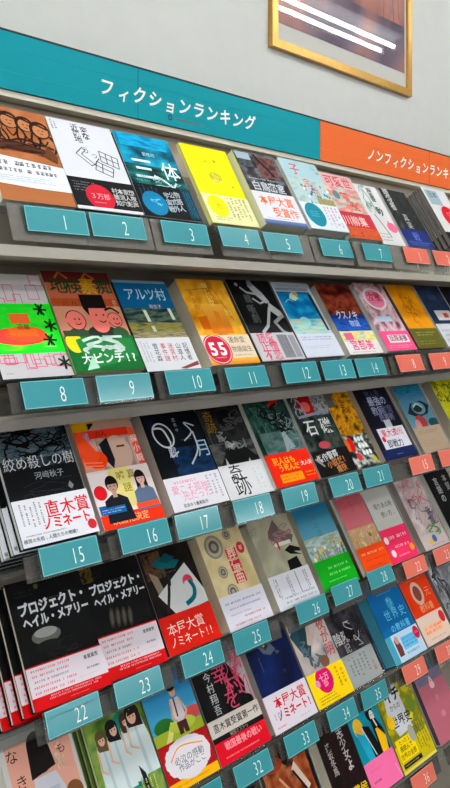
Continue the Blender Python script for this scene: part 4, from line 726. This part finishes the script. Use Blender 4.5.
for k, lst in CARDS.items():
    Y, Z, a = ROW[k]
    for i, it in enumerate(lst):
        x, num = it[0], it[1]; org = len(it) > 2; w, h = (.108, .106, .101, .096, .095, .095)[k], (.041, .041, .040, .038, .038, .038)[k]
        if i+1 < len(lst): w = min(w, lst[i+1][0]-x-.003)
        tilt = {(3, '22'): .369, (3, '23'): .366, (2, '17'): .338, (4, '32'): .452, (3, '28'): .41}.get((k, num), .36+rnd.uniform(-.05, .05))
        zz = DZ[k]+rnd.uniform(-.001, .001)+((.005, .012, .012)[i-4] if k == 3 and 4 <= i <= 6 else 0)
        # card frame: x right, y up the card, z towards the aisle
        Xv = Vector((1, 0, 0)); Uv = Vector((0, math.sin(tilt), math.cos(tilt))); Nv = Xv.cross(Uv)
        mx = Matrix((Xv, Uv, Nv)).transposed().to_4x4(); mx.translation = Vector((x, Y-.0285, Z+EYE+zz))-Uv*h
        pk = MB(); pk.box((-.0035, -.0035, -.0022), (w+.0015, h+.001, -.0008))
        po = pk.build('card_pocket', M['pocket']); po.matrix_world = mx
        c = Art(w, h, 0, i); c.m.box((0, 0, -.0006), (w, h, 0), CORAL if org else TEAL)
        ec = (228, 160, 146) if org else (120, 190, 194)
        for q in ((0, 0, 1, .035), (0, .965, 1, 1), (0, 0, .014, 1), (.986, 0, 1, 1)): c.rect(*q, ec)
        c.text(num, .62, .46, .33, (228, 240, 238), False, -.012, sx=.62, gap=.6 if len(num) < 2 else .95)
        co = c.m.build('number_card', M['card']); co.matrix_world = mx
        word = 'coral orange' if org else 'teal'
        tag(co, '%s shelf-edge card numbered %s on the %s shelf' % (word, num, NTH[k]), 'number card', 'orange number cards' if org else 'teal number cards')
        tag(po, 'frosted pocket behind the %s number %s card on the %s shelf' % (word, num, NTH[k]), 'card holder', 'frosted card pockets')

# ------------------------------------------------------------------ rack
X0, X1 = -.6, 3.6
for k, (Y, Z, a) in enumerate(ROW):
    zt = Z+EYE-SHELF_DROP[k]; yf = Y+(-.052, -.022, .095, .098, .09, .09)[k]
    r = empty('display_shelf', (X0, yf, zt-.014))
    m = MB(); m.box((0, 0, .0005), (X1-X0, 1.232-yf, .0139)); m.build('shelf_board', M['shelf'], r, .001)
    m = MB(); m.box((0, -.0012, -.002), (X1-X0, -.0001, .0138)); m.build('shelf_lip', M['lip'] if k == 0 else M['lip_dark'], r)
    tag(r, 'beige metal shelf, %s from the top of the rack, under a row of books' % NTH[k] if k < 5 else 'beige metal shelf under the lowest row of books', 'shelf', 'rack shelves')
rk = empty('rack_frame', (X0, 1.235, 0))
m = MB(); m.box((0, .0, .1), (X1-X0, .012, EYE+.375)); m.build('back_panel', M['board'], rk)
for xu in (.43, 1.315, 2.215, 3.1):
    m = MB(); m.box((xu-X0-.02, -.0025, .1), (xu-X0+.02, -.0001, EYE+.37)); u = m.build('upright', M['shelf'], rk)
    m = MB()
    z = .16
    while z < EYE+.36:
        for q in (-.007, .004): m.box((xu-X0+q, -.0029, z), (xu-X0+q+.003, -.0024, z+.016))
        z += .025
    m.build('slots', M['slot'], u)
m = MB(); m.box((0, -.3, 0), (X1-X0, .012, .0995)); m.build('plinth', M['shelf'], rk, .002)
m = MB(); m.box((0, -.03, EYE+.376), (X1-X0, .018, EYE+.3865)); m.build('top_rail', M['cream'], rk, .001)
tag(rk, 'beige slotted back panel and uprights carrying the shelves of books', 'display rack')

# header boards
def header(x0, x1, col, seam, txt, tx, label, extra=None):
    r = empty('header_sign', (x0, 1.2, EYE+.3875)); H = .099; W = x1-x0
    m = MB(); m.box((0, .0, 0), (W, .018, H), col)
    for s in seam: m.box((s-x0-.0006, -.0004, 0), (s-x0+.0006, 0, H), tuple(int(c*.82) for c in col))
    m.box((0, -.0004, H*.30), (W, 0, H*.308), tuple(min(255, int(c*1.12)) for c in col)); m.box((0, -.0004, H*.72), (W, 0, H*.727), tuple(min(255, int(c*1.06)) for c in col))
    m.build('sign_board', M['matte'], r)
    a = Art(W, H, 0); a.clip = False
    k = .0385; x = tx-x0-.004
    for i, ch in enumerate(txt):
        sz = k*(.92 if ch not in 'ィョ' else .8); a.text(ch, (x+.0398*i)/W, .46+(.02 if ch == 'グ' else 0)-(.06 if ch in 'ィョ' else 0), sz/W, (232, 236, 232), False, .022, shear=.12, rot=-.03+.02*(i % 3))
    for v in a.m.v: pass
    a.m.v = [(vx, -.0009-vz*.5, vy) for vx, vy, vz in a.m.v]
    a.m.build('lettering', M['matte'], r)
    if extra: extra(r, x0, W, H)
    tag(r, label, 'sign'); return r
def stamp(r, x0, W, H):
    a = Art(W, H, 0); a.clip = False; u = (1.03-x0)/W
    a.ell(u, .17, .006/W, .006/W, (60, 60, 110)); a.ell(u, .17, .004/W, .004/W, (24, 140, 150)); a.dash(u+.012/W, .10, u+.11/W, .22, (150, 110, 100), 1, False, .6)
    a.m.v = [(vx, -.0006-vz*.5, vy) for vx, vy, vz in a.m.v]; a.m.build('small_print', M['matte'], r)
header(X0, 1.5255, (24, 152, 162), (.43, .947), 'フィクションランキング', .875, 'long teal header board with white hand lettered katakana above the fiction books', stamp)
header(1.5265, X1, (220, 122, 72), (2.05,), 'ノンフィクションランキング', 1.752, 'orange header board with white hand lettered katakana, right of the teal one')
m = MB(); m.box((0, 0, 0), (X1-X0, .03, .003)); o = m.build('shadow_strip', M['dark']); o.location = (X0, 1.199, EYE+.487); tag(o, 'thin dark strip standing in for the shadow line atop the header boards', 'strip')  # dark strip added in place of the shadow line on the header tops

# ------------------------------------------------------------------ room
def sbox(name, a, b, m): q = MB(); q.box(a, b); return struct(q.build(name, M[m]))
sbox('wall_back', (-9, 1.27, 0), (9, 1.37, 2.9), 'wall')
sbox('floor', (-9, -11, -.1), (9, 1.27, 0), 'floor')
sbox('ceiling', (-9, -11, 2.9), (9, 1.27, 3.0), 'ceil')
sbox('wall_left', (-9.1, -11, 0), (-9, 1.27, 2.9), 'wall')
sbox('wall_right', (9, -11, 0), (9.1, 1.27, 2.9), 'wall')
sbox('wall_front', (-9, -11.1, 0), (9, -11, 2.9), 'wall')

# framed picture
fr = empty('framed_picture', (1.408, 1.269, EYE+.660))
FW, FH, b = .636, .80, .021
m = MB()
for q in (((0, -.015, 0), (FW, 0, b)), ((0, -.015, FH-b), (FW, 0, FH)), ((0, -.015, b), (b, 0, FH-b)), ((FW-b, -.015, b), (FW, 0, FH-b))): m.box(*q)
m.build('frame', M['gold'], fr, .003)
m = MB(); m.box((b, -.006, b), (FW-b, -.002, FH-b)); m.build('mat_board', M['matb'], fr)
pw, ph = FW-2*b-.015, FH-2*b-.06
a = Art(pw, ph, 0)
a.rect(0, 0, 1, 1, (120, 104, 110)); a.field(0, 0, 1, 1, [(96, 86, 104), (132, 116, 126), (176, 130, 124), (140, 122, 132), (104, 92, 108)], 2.2, 4, 34, 40, stretch=.35)
a.field(.4, .2, 1, 1, [(120, 98, 110), (176, 124, 114), (186, 136, 124), (130, 106, 116)], 2.5, 9, 24, 40, stretch=.25)
r_ = random.Random(5)
for i in range(60):
    u = r_.uniform(.05, .95); v = r_.uniform(.08, .95); a.line([(u, v), (u+r_.uniform(-.02, .02), v+r_.uniform(.05, .12))], .006, r_.choice([(156, 110, 104), (86, 78, 100), (120, 106, 122), (140, 88, 78)]))
a.m.v = [(vx+b+.006, -.0065-vz*.3, vy+b+.045) for vx, vy, vz in a.m.v]; a.m.build('print', M['matte'], fr)
m = MB(); nx = 24
P = []
for i in range(nx+1):
    u = i/nx; x = b+(FW-2*b)*u; d = .0045*math.exp(-((u)/.10)**2); P.append((x, -.010))
for i in range(nx):
    (xa, ya), (xb, yb) = P[i], P[i+1]; m.poly([(xa, ya, b), (xb, yb, b), (xb, yb, FH-b), (xa, ya, FH-b)], WHITE)
m.build('glass', M['glass'], fr)
tag(fr, 'gold framed mottled purple brown print behind glass, hanging on the wall above the headers', 'picture')

# ceiling lamps
LAMPS = [(3.3, .36, 2), (3.4, -1.6, 2), (8.4, -3.6, 2), (8.4, -6, 2), (8.4, -9, 2)]
for j, (xe, y, n) in enumerate(LAMPS):
    r = empty('ceiling_light', (-8, y, 2.78)); L = xe+8
    m = MB(); m.box((0, -.1, .09), (L, .1, .12)); m.build('housing', M['housing'], r)
    for q in (-.04, .04):
        m = MB(); n_ = 10; R_ = .010
        for s in range(n_):
            t0, t1 = 2*math.pi*s/n_, 2*math.pi*(s+1)/n_
            m.poly([(.02, q+R_*math.cos(t0), .05+R_*math.sin(t0)), (L-.02, q+R_*math.cos(t0), .05+R_*math.sin(t0)), (L-.02, q+R_*math.cos(t1), .05+R_*math.sin(t1)), (.02, q+R_*math.cos(t1), .05+R_*math.sin(t1))], WHITE)
        m.build('tube', M['tube'], r)
        for xx in (.0, L-.02):
            m = MB(); m.box((xx, q-.012, .03), (xx+.02, q+.012, .09)); m.build('socket', M['housing'], r)
    tag(r, 'long twin tube ceiling light, %s from the book rack' % ['nearest', 'second', 'third', 'fourth', 'farthest'][j], 'ceiling light', 'ceiling lights')

w = bpy.data.worlds.new('world'); bpy.context.scene.world = w; w.use_nodes = True
w.node_tree.nodes['Background'].inputs[0].default_value = (.9, .95, 1, 1); w.node_tree.nodes['Background'].inputs[1].default_value = .15

# ------------------------------------------------------------------ camera
cd = bpy.data.cameras.new('camera'); cam = bpy.data.objects.new('camera', cd); C.objects.link(cam)
yaw = .781
F = Vector((math.sin(yaw), math.cos(yaw), 0)); R = Vector((math.cos(yaw), -math.sin(yaw), 0)); U = Vector((0, 0, 1))
mx = Matrix((R, U, -F)).transposed().to_4x4(); mx.translation = Vector((0, 0, EYE)); cam.matrix_world = mx
cd.sensor_fit = 'VERTICAL'; cd.sensor_height = 36; cd.lens = 767/788*36; cd.shift_y = -79.87/788; cd.clip_start = .02
sc = bpy.context.scene; sc.camera = cam
sc.view_settings.view_transform = 'Standard'; sc.view_settings.look = 'None'; sc.view_settings.exposure = -.2; sc.view_settings.gamma = 1
sc.view_settings.use_curve_mapping = False
